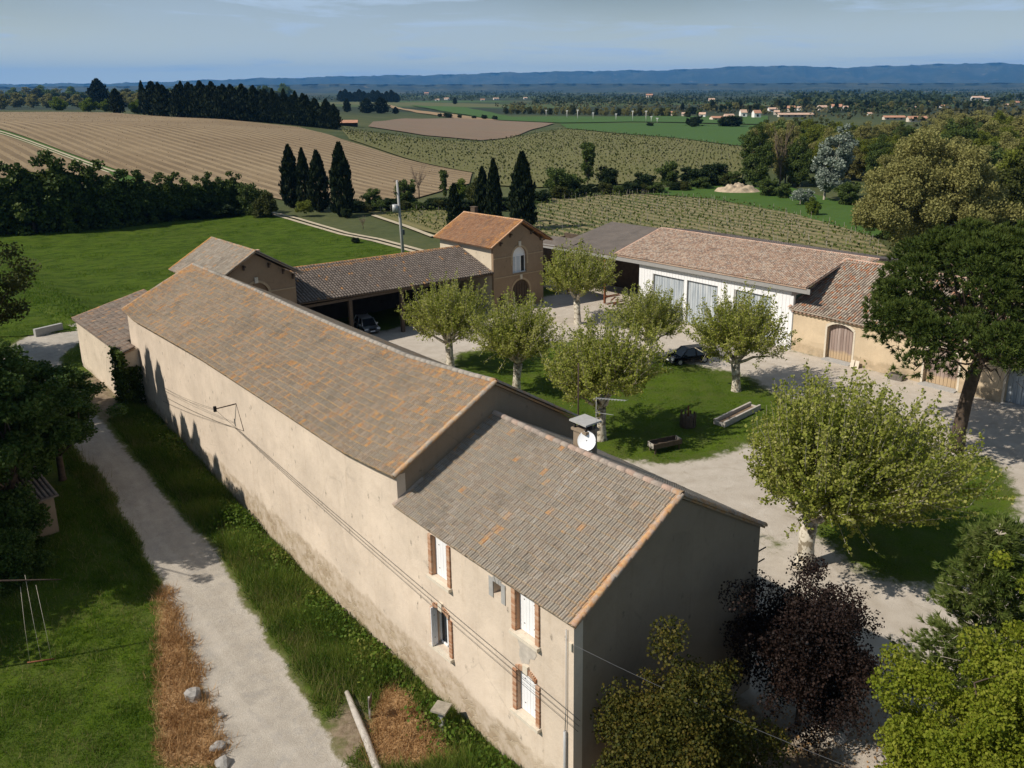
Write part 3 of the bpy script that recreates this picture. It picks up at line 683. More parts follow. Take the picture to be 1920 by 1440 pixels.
cap_tiles(tower, [(39.4, 66.5, 7.25), (tm, 66.5, 9.76)], M['pale_orange'], 'verge_tile', .42, .10)
corbels(tower, [41.0, 42.4, 45.4, 46.8], [7.75, 8.55, 8.6, 7.75], yt)
MB().box((44.4, 65.2, 9.9), (.45, .8, 1.1)).box((44.4, 65.2, 10.48), (.55, .95, .07)).build('chimney', M['wood_dark'], tower)

cart = thing('cart_shed', 'open fronted cart shed with dark ribbed roof between two gable houses', 'shed')
K_E = [(17.36, 55.9, 4.85), (29, 55.9, 4.62), (40.04, 55.9, 4.52)]; K_R = [(17.36, 62.2, 6.95), (29, 62.2, 6.78), (40.04, 62.2, 6.66)]
lay_tiles(cart, K_E, K_R, 'canal', M['canal_dark'], pu=.31, pv=.42, deckmat=M['wood_dark'])
lay_tiles(cart, [(17.36, 66, 5.6), (40.04, 66, 5.4)], [(17.36, 62.2, 6.95), (40.04, 62.2, 6.66)], 'canal', M['canal_dark'], pu=.31, pv=.42, deckmat=M['wood_dark'])
cap_tiles(cart, K_R, tile_mat('orange_line_tile', [(.22, .13, .08), (.30, .16, .08)], [(1, 62.2, 1)], .3, (.4, .7)), r=.11)
wall(cart, rect(17.36, 40.04, -.5, 5.5), [], lambda u, z: (u, 65.8, z), (0, -1, 0), M['dark'])  # back wall coloured near black to paint in the shade inside
for x in (22.6, 28.4, 34.2):
    MB().box((x, 56.2, 2.1), (.34, .34, 4.8)).build('post', M['wood_dark'], cart)
    MB().tube([(x, 56.2, 4.4), (x, 62.2, 6.5)], .11, 6).build('rafter', M['wood_dark'], cart)
MB().box((28.7, 56.2, 4.42), (22.6, .22, .26)).build('front_beam', M['wood_dark'], cart)

# ================================================================== WHITE BARN (right) and its dark roofed bay
FX = 52.5
white = thing('white_boarded_barn', 'long low barn with white boarded front and mottled rose tile roof', 'barn')
doors = [(39.55, 43.75, 4.62), (35.15, 39.05, 4.68), (28.65, 32.85, 4.72)]
y = 26.25; bw = .40
bmeshes = {}
k = 0
while y < 45.45:
    zb, zt = .05, 5.62 + (45.5 - y) * .008
    for a_, b_, top in doors:
        if a_ - .05 < y + bw / 2 < b_ + .05: zb = top
    MB().box((FX - .015 - .006 * (k % 2), y + bw / 2, (zb + zt) / 2), (.045, bw - .022, zt - zb)).build('board', M['white_paint'], white)
    y += bw; k += 1
wall(white, rect(26.2, 45.5, -.3, 5.62), [rect(a, b, .02, t) for a, b, t in doors], lambda u, z: (FX + .02, u, z), (1, 0, 0), M['grey_cement'], depth=.25)
M['metal_door'] = NT('grey_sheet_door'); _t = M['metal_door']
_s = _t.noise(1.0, 5, .6, _t.pos((2.5, 2.5, .25)))
_t.col(_t.ramp(_t.rng(_s, .3, .7), [(0, (.22, .26, .30)), (.5, (.40, .44, .47)), (1, (.60, .62, .62))])).rough(.6); M['metal_door'] = _t.m
for a_, b_, t_ in doors:
    n_ = 12; m = MB(); dd = MB().box((FX + .24, (a_ + b_) / 2, t_ / 2), (.03, b_ - a_, t_)).build('sliding_door', M['metal_door'], white)
    for i in range(n_):
        MB().box((FX + .20, a_ + (i + .5) * (b_ - a_) / n_, t_ / 2 - .05), (.035 + .012 * (i % 2), (b_ - a_) / n_ - .03, t_ - .14)).build('plank', M['metal_door'], dd)
MB().box((FX + .1, 39.3, 2.3), (.2, .3, 4.6)).build('door_post', M['wood_grey'], white)
# gutter board along the eaves, all the way to the gatehouse
FB = [(51.98, 62.6, 5.40), (51.98, 45.5, 5.72), (51.98, 24.3, 6.02)]
m = MB()
for (x, y0_, z0_), (x2, y1_, z1_) in zip(FB[:-1], FB[1:]):
    m.add([(x, y0_, z0_ - .24), (x, y1_, z1_ - .24), (x, y1_, z1_ + .24), (x, y0_, z0_ + .24), (x + .06, y0_, z0_ - .24), (x + .06, y1_, z1_ - .24), (x + .06, y1_, z1_ + .24), (x + .06, y0_, z0_ + .24)],
          [(0, 1, 2, 3), (7, 6, 5, 4), (3, 2, 6, 7), (4, 5, 1, 0)])
m.build('fascia_board', simple('grey_fascia', (.30, .29, .275), .75, .08, 3), white)
W_E = [(51.9, 49.2, 5.98), (51.9, 40, 6.12), (51.9, 24.7, 6.30)]; W_R = [(64.0, 52.9, 7.26), (64.0, 42, 7.32), (64.0, 26.9, 7.44)]
MB().poly([(51.99, 5.3), (53.9, 5.3), (53.9, 6.5), (51.99, 6.1)], [], lambda u, z: (u, 26.22, z)).build('end_board', M['grey_cement'], white)
lay_tiles(white, W_E, W_R, 'canal', M['canal_mix'], pu=.23, pv=.36, jit=.03)
lay_tiles(white, [(72.0, 52.9, 6.0), (72.0, 24.2, 6.1)], [(64.0, 52.9, 7.26), (64.0, 24.2, 7.46)], 'canal', M['canal_mix'], pu=.23, pv=.36, jit=.03)
lay_tiles(white, [(61.2, 26.6, 7.2), (61.2, 24.2, 7.22)], [(64.0, 26.9, 7.44), (64.0, 24.2, 7.46)], 'canal', M['canal_mix'], pu=.23, pv=.36, jit=.03)
cap_tiles(white, W_R + [(64.0, 24.2, 7.46)], M['canal_rose'], r=.13)
cap_tiles(white, [(51.9, 49.25, 6.0), (64, 52.9, 7.28)], M['canal_rose'], 'verge_tile', .42, .12)
M['dark_bay'] = simple('shade_dark_bay_wall', (.09, .065, .045), .95, .3, 2)  # bay walls coloured dark, the shade of the open bay painted in
# dark felt roof over the open bay
M['felt'] = NT('dark_gravel_felt'); _t = M['felt']
_t.col(_t.mix(_t.math('ADD', _t.math('MULTIPLY', _t.rng(_t.noise(10, 5, .7), .35, .65), .6), _t.math('MULTIPLY', _t.rng(_t.noise(.7, 5, .7), .35, .65), .4)), (.085, .072, .062), (.19, .158, .132))).rough(.95); _t.bump(_t.noise(25, 3), .5, .02); M['felt'] = _t.m
m = MB(); E_ = [(51.95, 59.3, 5.72), (51.95, 49.22, 5.96)]; R_ = [(64.0, 61.6, 7.12), (64.0, 52.92, 7.24)]
m.add(E_ + R_ + [(x, y, z - .16) for x, y, z in E_ + R_], [(0, 1, 3, 2), (6, 7, 5, 4), (0, 4, 5, 1), (1, 5, 7, 3), (0, 2, 6, 4), (2, 3, 7, 6)])
m.build('felt_roof', M['felt'], white)
m = MB(); m.add([(51.95, 62.6, 5.5), (51.95, 57.0, 5.70), (54.6, 57.0, 6.35), (54.6, 62.6, 6.2), (51.95, 62.6, 5.4), (51.95, 57.0, 5.6), (54.6, 57.0, 6.25), (54.6, 62.6, 6.1)], [(0, 1, 2, 3), (7, 6, 5, 4), (0, 4, 5, 1), (2, 6, 7, 3)])
m.build('lean_to_roof', M['felt'], white)
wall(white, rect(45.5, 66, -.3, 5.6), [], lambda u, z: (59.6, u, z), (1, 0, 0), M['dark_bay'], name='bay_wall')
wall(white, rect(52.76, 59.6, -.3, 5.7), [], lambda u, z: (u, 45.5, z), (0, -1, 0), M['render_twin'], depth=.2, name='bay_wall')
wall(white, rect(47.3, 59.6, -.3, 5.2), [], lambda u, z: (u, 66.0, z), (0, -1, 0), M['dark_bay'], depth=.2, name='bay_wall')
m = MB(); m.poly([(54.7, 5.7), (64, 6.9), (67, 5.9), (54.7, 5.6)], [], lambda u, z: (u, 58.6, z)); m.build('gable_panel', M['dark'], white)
for yy in (51.0, 57.2): MB().box((52.3, yy, 2.7), (.2, .2, 5.4)).build('post', M['rust'], white)

# ================================================================== OCHRE WINE CELLAR (right edge)
cave = thing('ochre_cellar', 'ochre rendered cellar with arched plank doors, right of the white barn', 'building')
CY0 = -14.0
cd1 = arch(19.95, 22.55, .08, 3.02, .48); cd2 = arch(10.55, 13.4, .08, 2.85, .5); cd3 = arch(3.5, 6.85, .08, 2.7, .5); cd4 = arch(-5.5, -2.6, .08, 2.8, .5)
wall(cave, [(CY0, -.4), (26.15, -.4), (26.15, 4.0), (CY0, 4.0)], [cd1, cd2, cd3, cd4], lambda u, z: (FX, u, z), (1, 0, 0), M['render_ochre'], depth=.5)
wall(cave, [(FX + .5, -.4), (71, -.4), (71, 4.0), (62, 7.1), (FX + .5, 4.1)], [], lambda u, z: (u, 26.13, z), (0, -1, 0), M['render_side'], depth=.3, name='gable_wall')
M['plank_wood'] = NT('grey_door_planks'); _t = M['plank_wood']
_p = _t.sep(); _g = _t.noise(1.0, 6, .7, _t.pos((7, 7, .5)))
_c = _t.ramp(_t.math('ADD', _t.math('MULTIPLY', _t.rand(), .35), _t.math('MULTIPLY', _t.rng(_g, .25, .75), .65)), [(0, (.12, .085, .07)), (.45, (.30, .225, .19)), (1, (.46, .38, .34))])
_lo = _t.rng(_t.math('ADD', _p[2], _t.math('MULTIPLY', _t.noise(2.5, 4), .7)), 1.35, 1.0)
_t.col(_t.mix(_t.math('MULTIPLY', _lo, .75), _c, (.52, .38, .22))).rough(.9); _t.bump(_g, .4, .02); M['plank_wood'] = _t.m
for (dpoly, mt, lb) in ((cd1, 'plank_wood', 'sun-bleached plank door with dark patches'), (cd2, 'plank_wood', None), (cd3, 'metal_door', 'pale grey metal clad door'), (cd4, 'plank_wood', None)):
    u0, u1 = dpoly[0][0], dpoly[1][0]; zs = dpoly[2][1]; n_ = 9
    m = MB(); m.poly(dpoly, [], lambda u, z: (FX + .50, u, z)); door = m.build('arched_door', M[mt], cave)
    if lb: door['label'] = lb
    for i in range(n_):
        c0 = u0 + i * (u1 - u0) / n_; w_ = (u1 - u0) / n_; mid = (c0 + w_ / 2 - (u0 + u1) / 2) / ((u1 - u0) / 2)
        zt = zs + .46 * (1 - mid * mid) - .02
        MB().box((FX + .43 + rnd.uniform(-.008, .008), c0 + w_ / 2, (zt + .1) / 2), (.05, w_ - .028, zt - .1)).build('plank', M[mt], door)
    m = MB(); m.strip([(u, z) for u, z in dpoly[2:]][::-1], lambda u, z: (FX - .02, u, z), lambda u, z: (FX - .02, (u0 + u1) / 2 + (u - (u0 + u1) / 2) * 1.13, z + .2), closed=False)
    for yy in (u0 - .09, u1 + .09): m.box((FX - .01, yy, zs / 2 + .05), (.03, .18, zs))
    m.build('door_surround', M['cream_sill'], door)
    MB().box((FX - .12, (u0 + u1) / 2, .03), (.9, u1 - u0 + .2, .14)).build('door_step', M['grey_cement'], door)
C_E = [(52.1, 26.5, 4.06), (52.1, 12, 3.96), (52.1, CY0, 4.0)]; C_R = [(62, 26.6, 7.42), (62, 12, 7.36), (62, CY0, 7.4)]
lay_tiles(cave, C_E, C_R, 'canal', M['canal_cave'], pu=.27, pv=.38, jit=.022)
lay_tiles(cave, [(72, 26.5, 4.0), (72, CY0, 4.0)], [(62, 26.6, 7.42), (62, CY0, 7.4)], 'canal', M['canal_cave'], pu=.27, pv=.38, jit=.022)
cap_tiles(cave, C_R, M['canal_rose'])
cap_tiles(cave, [(52.1, 26.5, 4.1), (62, 26.6, 7.45)], M['canal_rose'], 'verge_tile', .42, .13)
# toothed tile cornice under the eaves
m = MB(); yy = CY0 + .2
while yy < 26.2: m.box((FX - .13, yy, 3.86), (.34, .2, .09)); yy += .42
kind(m.build('cornice_teeth', M['canal_rose'], cave), 'stuff')
MB().box((FX - .06, (26.1 + CY0) / 2, 3.77), (.2, 26.1 - CY0, .07)).build('cornice_band', M['render_ochre'], cave)
# ================================================================== GROUND
def inside(poly, X, Y):
    r = np.zeros(X.shape, bool); n = len(poly)
    for i in range(n):
        x1, y1 = poly[i]; x2, y2 = poly[(i + 1) % n]
        if y1 == y2: continue
        c = ((y1 > Y) != (y2 > Y)) & (X < (x2 - x1) * (Y - y1) / (y2 - y1) + x1); r ^= c
    return r
def gpoly(px): return [tuple(at(*p)[:2]) for p in px]
def blur(a, k=1, it=2):
    for _ in range(it):
        for ax in (0, 1):
            a = (np.roll(a, k, ax) + a + np.roll(a, -k, ax)) / 3
    return a
GX0, GX1, GY0, GY1, GS = -36.0, 66.0, -16.0, 84.0, 0.3
gx = np.arange(GX0, GX1 + .01, GS); gy = np.arange(GY0, GY1 + .01, GS)
GXX, GYY = np.meshgrid(gx, gy, indexing='ij')
P_ROAD = gpoly([(650, 1445), (560, 1290), (470, 1150), (405, 1040), (335, 965), (270, 890), (218, 825), (190, 790), (150, 740), (118, 700), (110, 672), (150, 640), (215, 600), (200, 585), (150, 606), (70, 620), (20, 648), (-10, 700), (40, 745), (95, 795), (150, 850), (200, 905), (245, 985), (300, 1095), (350, 1205), (395, 1335), (425, 1445)])
P_ROAD2 = [(P_ROAD[0]), (P_ROAD[-1]), (-11.5, 2.0), (-13.5, -14.0), (-7.0, -14.0), (-6.2, 2.0)]
P_LAWN = gpoly([(845, 662), (960, 650), (1060, 640), (1110, 636), (1190, 650), (1240, 668), (1330, 690), (1400, 705), (1450, 735), (1510, 765), (1530, 790), (1470, 818), (1390, 840), (1330, 862), (1230, 872), (1150, 862), (1050, 840), (950, 770), (850, 720)])
P_LAWN2 = gpoly([(1545, 905), (1640, 880), (1760, 860), (1850, 850), (1900, 895), (1915, 960), (1900, 1020), (1860, 1080), (1740, 1108), (1640, 1086), (1590, 1060), (1530, 1010), (1530, 940)])
P_PATCH = gpoly([(1400, 985), (1440, 980), (1490, 1040), (1500, 1070), (1460, 1060), (1410, 1030)])
P_DRY = gpoly([(285, 1105), (312, 1105), (352, 1212), (395, 1335), (425, 1445), (300, 1445), (292, 1330), (298, 1200)])
P_DRY2 = gpoly([(700, 1300), (760, 1288), (800, 1350), (850, 1415), (900, 1445), (690, 1445), (700, 1370)])
P_DIRT = gpoly([(612, 1300), (690, 1300), (712, 1445), (630, 1445)])
P_DIRT2 = gpoly([(150, 690), (215, 710), (240, 790), (190, 800)])
road = np.maximum(inside(P_ROAD, GXX, GYY), inside(P_ROAD2, GXX, GYY)).astype(float)
grav = ((GXX > 9) & (GXX < 52.6) & (GYY > -16) & (GYY < 58)).astype(float)
grav[(GXX > 52.6) & (GXX < 60) & (GYY > 45) & (GYY < 66)] = 1
for p in (P_LAWN, P_LAWN2): grav[inside(p, GXX, GYY)] = 0
grav = np.maximum(grav - .55 * inside(P_PATCH, GXX, GYY), 0)
grav[(GXX > 14) & (GXX < 60) & (GYY < -5.5 - .12 * (GXX - 14))] *= .35
dry = np.maximum(inside(P_DRY, GXX, GYY), inside(P_DRY2, GXX, GYY)).astype(float)
dirt = np.maximum(inside(P_DIRT, GXX, GYY), inside(P_DIRT2, GXX, GYY)).astype(float)
dirt[(GXX > -3) & (GXX < 12) & (GYY < -.2) & (GYY > -9)] = 1
dirt[(GXX > 0) & (GXX < 10) & (GYY > 0) & (GYY < 56)] = 1
grav = blur(blur(grav, 2, 3), 1, 3); road = blur(road, 1, 3); dry = blur(dry, 1, 2); dirt = blur(dirt, 2, 2)
GZ = terrain(GXX, GYY)
edge = np.minimum(np.minimum(GXX - GX0, GX1 - GXX), np.minimum(GYY - GY0, GY1 - GYY))
GZ = GZ + 0.03 * np.sin(GXX * 2.1) * np.sin(GYY * 1.7) * (grav < .5) * (road < .5) - 0.04 * road - 0.25 * np.clip(1 - edge / .6, 0, 1)
nx, ny = GXX.shape
ii = np.arange(nx * ny).reshape(nx, ny)
gf = np.stack([ii[:-1, :-1], ii[1:, :-1], ii[1:, 1:], ii[:-1, 1:]], -1).reshape(-1, 4)
gme = np_mesh('ground', np.stack([GXX, GYY, GZ], -1).reshape(-1, 3), gf, True)
def poly_dist(px):
    P = [np.array(at(*q)[:2]) for q in px]; D = np.full(GXX.shape, 1e9)
    for a_, b_ in zip(P[:-1], P[1:]):
        v = b_ - a_; tt = np.clip(((GXX - a_[0]) * v[0] + (GYY - a_[1]) * v[1]) / (v @ v), 0, 1)
        D = np.minimum(D, np.hypot(GXX - a_[0] - tt * v[0], GYY - a_[1] - tt * v[1]))
    return D
rut = np.zeros(GXX.shape)
for path_ in ([(535, 1445), (450, 1320), (390, 1180), (345, 1070), (285, 970), (235, 895), (185, 830), (120, 760)], [(1910, 870), (1750, 790), (1600, 735), (1450, 690), (1300, 640), (1120, 600), (1010, 600)], [(1240, 900), (1390, 880), (1500, 820), (1590, 760), (1700, 790)], [(1560, 1440), (1640, 1280), (1690, 1150), (1560, 1000), (1440, 930), (1300, 890)]):
    rut = np.maximum(rut, np.exp(-((poly_dist(path_) - .78) / .26) ** 2))
for nm_, a_ in (('rut', rut), ('gravel', grav), ('road', road), ('dry', dry), ('dirt', dirt)):
    at_ = gme.attributes.new(nm_, 'FLOAT', 'POINT'); at_.data.foreach_set('value', a_.astype(np.float32).ravel())
def mask_at(a, x, y):
    i = np.clip(((x - GX0) / GS).astype(int), 0, nx - 1); j = np.clip(((y - GY0) / GS).astype(int), 0, ny - 1); return a[i, j]
def grass_cols(t):
    b = t.noise(0.16, 5, .6); m_ = t.noise(1.1, 5, .65); f_ = t.noise(9, 5, .7)
    c = t.mix(t.rng(b, .35, .65), (.052, .088, .005), (.092, .138, .008))
    c = t.mix(t.math('MULTIPLY', t.rng(m_, .42, .68), .6), c, (.085, .105, .026))
    c = t.mix(t.math('MULTIPLY', t.rng(t.noise(.5, 5, .7), .48, .7), .45), c, (.11, .105, .035))
    c = t.mix(t.math('MULTIPLY', t.rng(f_, .4, .7), .55), c, (.015, .034, .008))
    return c, t.math('ADD', f_, m_)
t = NT('ground_cover')
gc, gh = grass_cols(t)
def thr(a, amp=.9, w=.12, sc_=1.6):
    e = t.math('ADD', t.attr(a), t.math('MULTIPLY', t.math('SUBTRACT', t.noise(sc_, 6, .7), .5), amp)); e = t.math('ADD', e, t.math('MULTIPLY', t.math('SUBTRACT', t.noise(.45, 4, .6), .5), amp * .8)); return t.rng(e, .5 - w, .5 + w)
fine = t.noise(22, 5, .7); med = t.noise(1.0, 6, .6); lg = t.noise(.22, 4, .55)
gravel = t.mix(t.rng(med, .3, .7), (.43, .375, .31), (.53, .475, .405))
gravel = t.mix(t.math('MULTIPLY', t.rng(lg, .45, .7), .4), gravel, (.36, .30, .235))
gravel = t.mix(t.math('MULTIPLY', t.rng(fine, .5, .75), .35), gravel, (.25, .21, .165))
rt = t.math('MULTIPLY', t.attr('rut'), t.rng(t.noise(.8, 5, .7), .35, .6))
gravel = t.mix(t.math('MULTIPLY', rt, .38), gravel, (.30, .25, .19))
gravel = t.mix(t.math('MULTIPLY', t.rng(t.noise(.6, 6, .72, None, .6), .57, .64), .35), gravel, (.27, .23, .17))
roadc = t.mix(t.rng(med, .3, .7), (.37, .33, .275), (.47, .425, .36))
roadc = t.mix(t.math('MULTIPLY', t.rng(t.noise(.55, 5, .65), .5, .68), .55), roadc, (.27, .245, .21))
roadc = t.mix(t.math('MULTIPLY', t.rng(t.noise(1.7, 5, .7, None, .5), .52, .6), .4), roadc, (.30, .285, .265))
roadc = t.mix(t.math('MULTIPLY', t.rng(fine, .45, .7), .55), roadc, (.20, .17, .135))
roadc = t.mix(t.math('MULTIPLY', t.rng(t.noise(.35, 4, .6, t.pos((2.2, .35, 1))), .5, .62), .4), roadc, (.50, .45, .385))
dryc = t.mix(t.rng(t.noise(2.5, 5, .7), .3, .7), (.30, .17, .075), (.44, .29, .15))
dirtc = t.mix(t.rng(t.noise(3, 6, .7), .3, .7), (.13, .095, .06), (.30, .235, .165))
c = t.mix(thr('dirt', 1.2, .25), gc, dirtc)
c = t.mix(thr('dry', .8, .2), c, dryc)
c = t.mix(t.math('MULTIPLY', thr('gravel', 1.0, .42, 2.2), .35), c, (.20, .165, .085))
c = t.mix(thr('gravel', .95, .14), c, gravel)
roadc = t.mix(t.math('MULTIPLY', rt, .35), roadc, (.28, .25, .21))
c = t.mix(t.math('MULTIPLY', thr('road', .5, .35, 2.0), .7), c, (.25, .20, .13))
c = t.mix(thr('road', .75, .09, 2.5), c, roadc)
t.b.inputs['Specular IOR Level'].default_value = .1; t.col(c).rough(.95); t.bump(t.math('ADD', gh, fine), .6, .05)
M['ground'] = t.m
kind(link('ground', gme, None, M['ground']), 'structure')

# far ground, one sheet to the horizon
azs = np.radians(np.concatenate([np.arange(-180, 4, 6), np.arange(4, 76, .5), np.arange(76, 181, 6)])); rads = np.concatenate([[1.0], np.linspace(20, 420, 81), np.geomspace(440, 21500, 56)])
AZ, RD = np.meshgrid(azs, rads, indexing='ij')
FXX = CAM[0] + np.sin(AZ) * RD; FYY = CAM[1] + np.cos(AZ) * RD; FZ = terrain(FXX, FYY)
ins = (FXX > GX0 + 6) & (FXX < GX1 - 6) & (FYY > GY0 + 6) & (FYY < GY1 - 6)
FZ = FZ - np.where(ins, 1.2, .12)
a, b = AZ.shape; ii = np.arange(a * b).reshape(a, b)
ff = np.stack([ii[:-1, :-1], ii[:-1, 1:], ii[1:, 1:], ii[1:, :-1]], -1).reshape(-1, 4)
t = NT('countryside')
gc, gh = grass_cols(t)
p = t.sep()
d2 = t.math('POWER', t.math('ADD', t.math('POWER', t.math('ADD', p[0], -float(CAM[0])), 2.0), t.math('POWER', t.math('ADD', p[1], -float(CAM[1])), 2.0)), .5)
vo = t.n('ShaderNodeTexVoronoi'); vo.inputs['Scale'].default_value = 1.0; t.l(t.pos((.0042, .0026, 0), (0, 0, .7)), vo.inputs['Vector'])
cell = t.n('ShaderNodeSeparateColor'); t.l(vo.outputs['Color'], cell.inputs[0])
fld = t.ramp(cell.outputs[0], [(0, (.035, .055, .018)), (.2, (.06, .085, .025)), (.38, (.10, .105, .04)), (.52, (.17, .13, .07)), (.62, (.05, .09, .025)), (.8, (.032, .05, .018)), (1, (.13, .12, .05))], True)
wood = t.rng(t.noise(.0013, 5, .6), .45, .5)
fld = t.mix(wood, fld, (.022, .033, .014))
near = t.mix(t.rng(t.noise(.03, 5, .6), .35, .65), (.045, .062, .017), (.095, .10, .036))
near = t.mix(t.math('MULTIPLY', t.rng(t.noise(.8, 5, .7), .4, .65), .5), near, (.03, .045, .012))
t.col(t.mix(t.rng(d2, 620, 900), near, fld)).rough(.95)
M['country'] = t.m
kind(link('countryside', np_mesh('countryside', np.stack([FXX, FYY, FZ], -1).reshape(-1, 3), ff, True), None, M['country']), 'structure')

# ------------------------------------------------------------------ fields, draped on the land
def drape(name, poly, mat, off=.06, step=None):
    bm = bmesh.new(); vs_ = [bm.verts.new((x, y, 0)) for x, y in poly]; bm.faces.new(vs_)
    bmesh.ops.triangulate(bm, faces=bm.faces[:])
    P = np.array(poly); lo, hi = P.min(0), P.max(0); step = step or max(3.0, float((hi - lo).max()) / 45)
    for ax in (0, 1):
        n = [0, 0, 0]; n[ax] = 1
        for v in np.arange(lo[ax] + step, hi[ax], step):
            co = [0, 0, 0]; co[ax] = v
            bmesh.ops.bisect_plane(bm, geom=bm.verts[:] + bm.edges[:] + bm.faces[:], plane_co=co, plane_no=n, dist=1e-4)
    for v in bm.verts:
        d = math.hypot(v.co.x - CAM[0], v.co.y - CAM[1]); v.co.z = float(terrain(v.co.x, v.co.y)) + off + d * .0006
    bmesh.ops.recalc_face_normals(bm, faces=bm.faces[:])
    for f in bm.faces:
        f.smooth = True
        if f.normal.z < 0: f.normal_flip()
    me = bpy.data.meshes.new(name); bm.to_mesh(me); bm.free(); me.materials.append(mat)
    return kind(link(name, me), 'structure')
def row_angle(a, b):
    p, q = at(*a), at(*b); return math.atan2(q[1] - p[1], q[0] - p[0])
def field_mat(name, soil, grass, ang=None, spacing=2.4, k=.5, blotch=.4, third=None, wob=.35):
    t = NT(name); nz = t.noise(.035, 6, .62); n2 = t.noise(.35, 6, .7); n3 = t.noise(1.8, 5, .7)
    c = t.mix(t.rng(nz, .35, .65), soil, [x * (1 - blotch) + y * blotch for x, y in zip(soil, third or grass)])
    if ang is not None:
        sx = t.sep(t.pos((1, 1, 1), (0, 0, -ang)))
        v = t.math('ADD', t.math('DIVIDE', sx[1], spacing), t.math('MULTIPLY', t.math('SUBTRACT', n2, .5), wob))
        s = t.math('ABSOLUTE', t.math('SUBTRACT', t.math('FRACT', v), .5))
        st = t.math('ADD', t.rng(s, .12, .30), t.math('MULTIPLY', t.math('SUBTRACT', n3, .5), .9))
        c = t.mix(t.math('MULTIPLY', t.math('MULTIPLY', t.rng(st, .3, .8), k), t.rng(t.noise(.06, 4, .6), .3, .65, .35, 1.0)), c, grass)
    else: c = t.mix(t.math('MULTIPLY', t.rng(n2, .35, .65), k), c, grass)
    c = t.mix(t.math('MULTIPLY', t.rng(n3, .45, .75), .3), c, [x * .5 for x in soil])
    t.col(c).rough(.95); t.bump(n3, .6, .15); return t.m
# pixel outlines of the fields on the photograph, dropped on the terrain
FD = dict(
 hill=[(-40, 212), (110, 211), (200, 212), (330, 221), (450, 228), (560, 239), (640, 262), (760, 299), (885, 325), (880, 345), (760, 378), (690, 385), (560, 382), (470, 362), (300, 352), (215, 318), (130, 288), (60, 262), (0, 243), (-40, 236)],
 hill2=[(-40, 246), (0, 252), (60, 272), (130, 298), (205, 325), (225, 345), (150, 345), (-40, 345)],
 olive=[(655, 262), (640, 243), (700, 250), (800, 262), (900, 268), (1010, 250), (1062, 243), (1280, 262), (1402, 277), (1400, 300), (1390, 335), (1200, 345), (1010, 352), (890, 346), (890, 325), (760, 297)],
 plough=[(690, 238), (700, 229), (760, 223), (880, 222), (1040, 232), (1000, 243), (960, 258), (900, 264), (800, 255)],
 green=[(1064, 242), (1050, 233), (1180, 231), (1440, 236), (1440, 278), (1405, 276), (1280, 261)],
 tan=[(728, 197), (760, 205), (850, 215), (935, 226), (860, 224), (780, 212), (733, 203)],
 mead=[(770, 198), (870, 202), (960, 220), (1440, 218), (1440, 234), (1180, 229), (1050, 231), (935, 226), (850, 213)],
 vine=[(1010, 372), (1180, 364), (1330, 374), (1480, 400), (1640, 446), (1700, 500), (1500, 500), (1250, 455), (1080, 462), (1000, 448)],
 grassy=[(1180, 362), (1260, 352), (1340, 347), (1480, 352), (1640, 395), (1680, 445), (1640, 446), (1480, 400), (1330, 373)],
 young=[(690, 398), (780, 392), (860, 397), (840, 445), (760, 425)],
 bank=[(-40, 238), (0, 244), (60, 263), (130, 289), (215, 319), (300, 353), (240, 350), (205, 326), (130, 299), (60, 273), (0, 253), (-40, 247)],
)
FP = {k_: gpoly(v) for k_, v in FD.items()}
A_H = row_angle((120, 226), (520, 330)); A_O = row_angle((700, 272), (1000, 322)); A_V = row_angle((1150, 385), (1480, 450))
M['f_hill'] = field_mat('bare_vineyard_soil', (.25, .178, .10), (.13, .09, .05), A_H, 3.4, .75, .5, (.375, .285, .17), .2)
M['f_olive'] = field_mat('olive_vineyard', (.15, .145, .05), (.075, .09, .026), A_O, 2.6, .5, .5, (.17, .145, .06))
M['f_plough'] = field_mat('ploughed_soil', (.20, .15, .10), (.14, .10, .068), row_angle((720, 245), (1000, 240)), 7, .5, .5, (.24, .15, .10))
M['f_green'] = field_mat('spring_wheat', (.055, .115, .022), (.045, .09, .018), None, 1, .5, .3)
M['f_tan'] = field_mat('pale_stubble', (.33, .22, .12), (.24, .17, .09), None, 1, .4, .3)
M['f_vine'] = field_mat('grassy_vineyard', (.25, .20, .105), (.055, .08, .018), A_V, 2.8, .85, .35, (.10, .12, .03))
M['f_grass'] = field_mat('lush_grass', (.055, .115, .014), (.038, .08, .010), None, 1, .55, .35, (.07, .10, .024))
M['f_young'] = field_mat('yellow_vineyard', (.20, .17, .07), (.09, .10, .03), A_V, 2.4, .6, .4)
for nm_, key, mt in (('vineyard_field', 'hill', 'f_hill'), ('vineyard_field', 'hill2', 'f_hill'), ('vineyard_field', 'olive', 'f_olive'), ('ploughed_field', 'plough', 'f_plough'), ('green_field', 'green', 'f_green'), ('stubble_field', 'tan', 'f_tan'), ('green_field', 'mead', 'f_green'), ('vineyard_field', 'vine', 'f_vine'), ('grass_field', 'grassy', 'f_grass'), ('vineyard_field', 'young', 'f_young'), ('grass_bank', 'bank', 'f_grass')):
    drape(nm_, FP[key], M[mt], .05 + .02 * (key in ('bank', 'vine')))
MEAD = gpoly([(-200, 446), (30, 440), (250, 425), (400, 405), (470, 397), (520, 402), (640, 440), (760, 470), (900, 520), (1000, 560)])
MEAD = MEAD + [(58, 66.5), (9, 67), (-3, 70), (-10, 75), (-40, 84), (-60, 110)]
t = NT('meadow_grass'); gc, gh = grass_cols(t)
b_ = t.noise(.045, 5, .6)
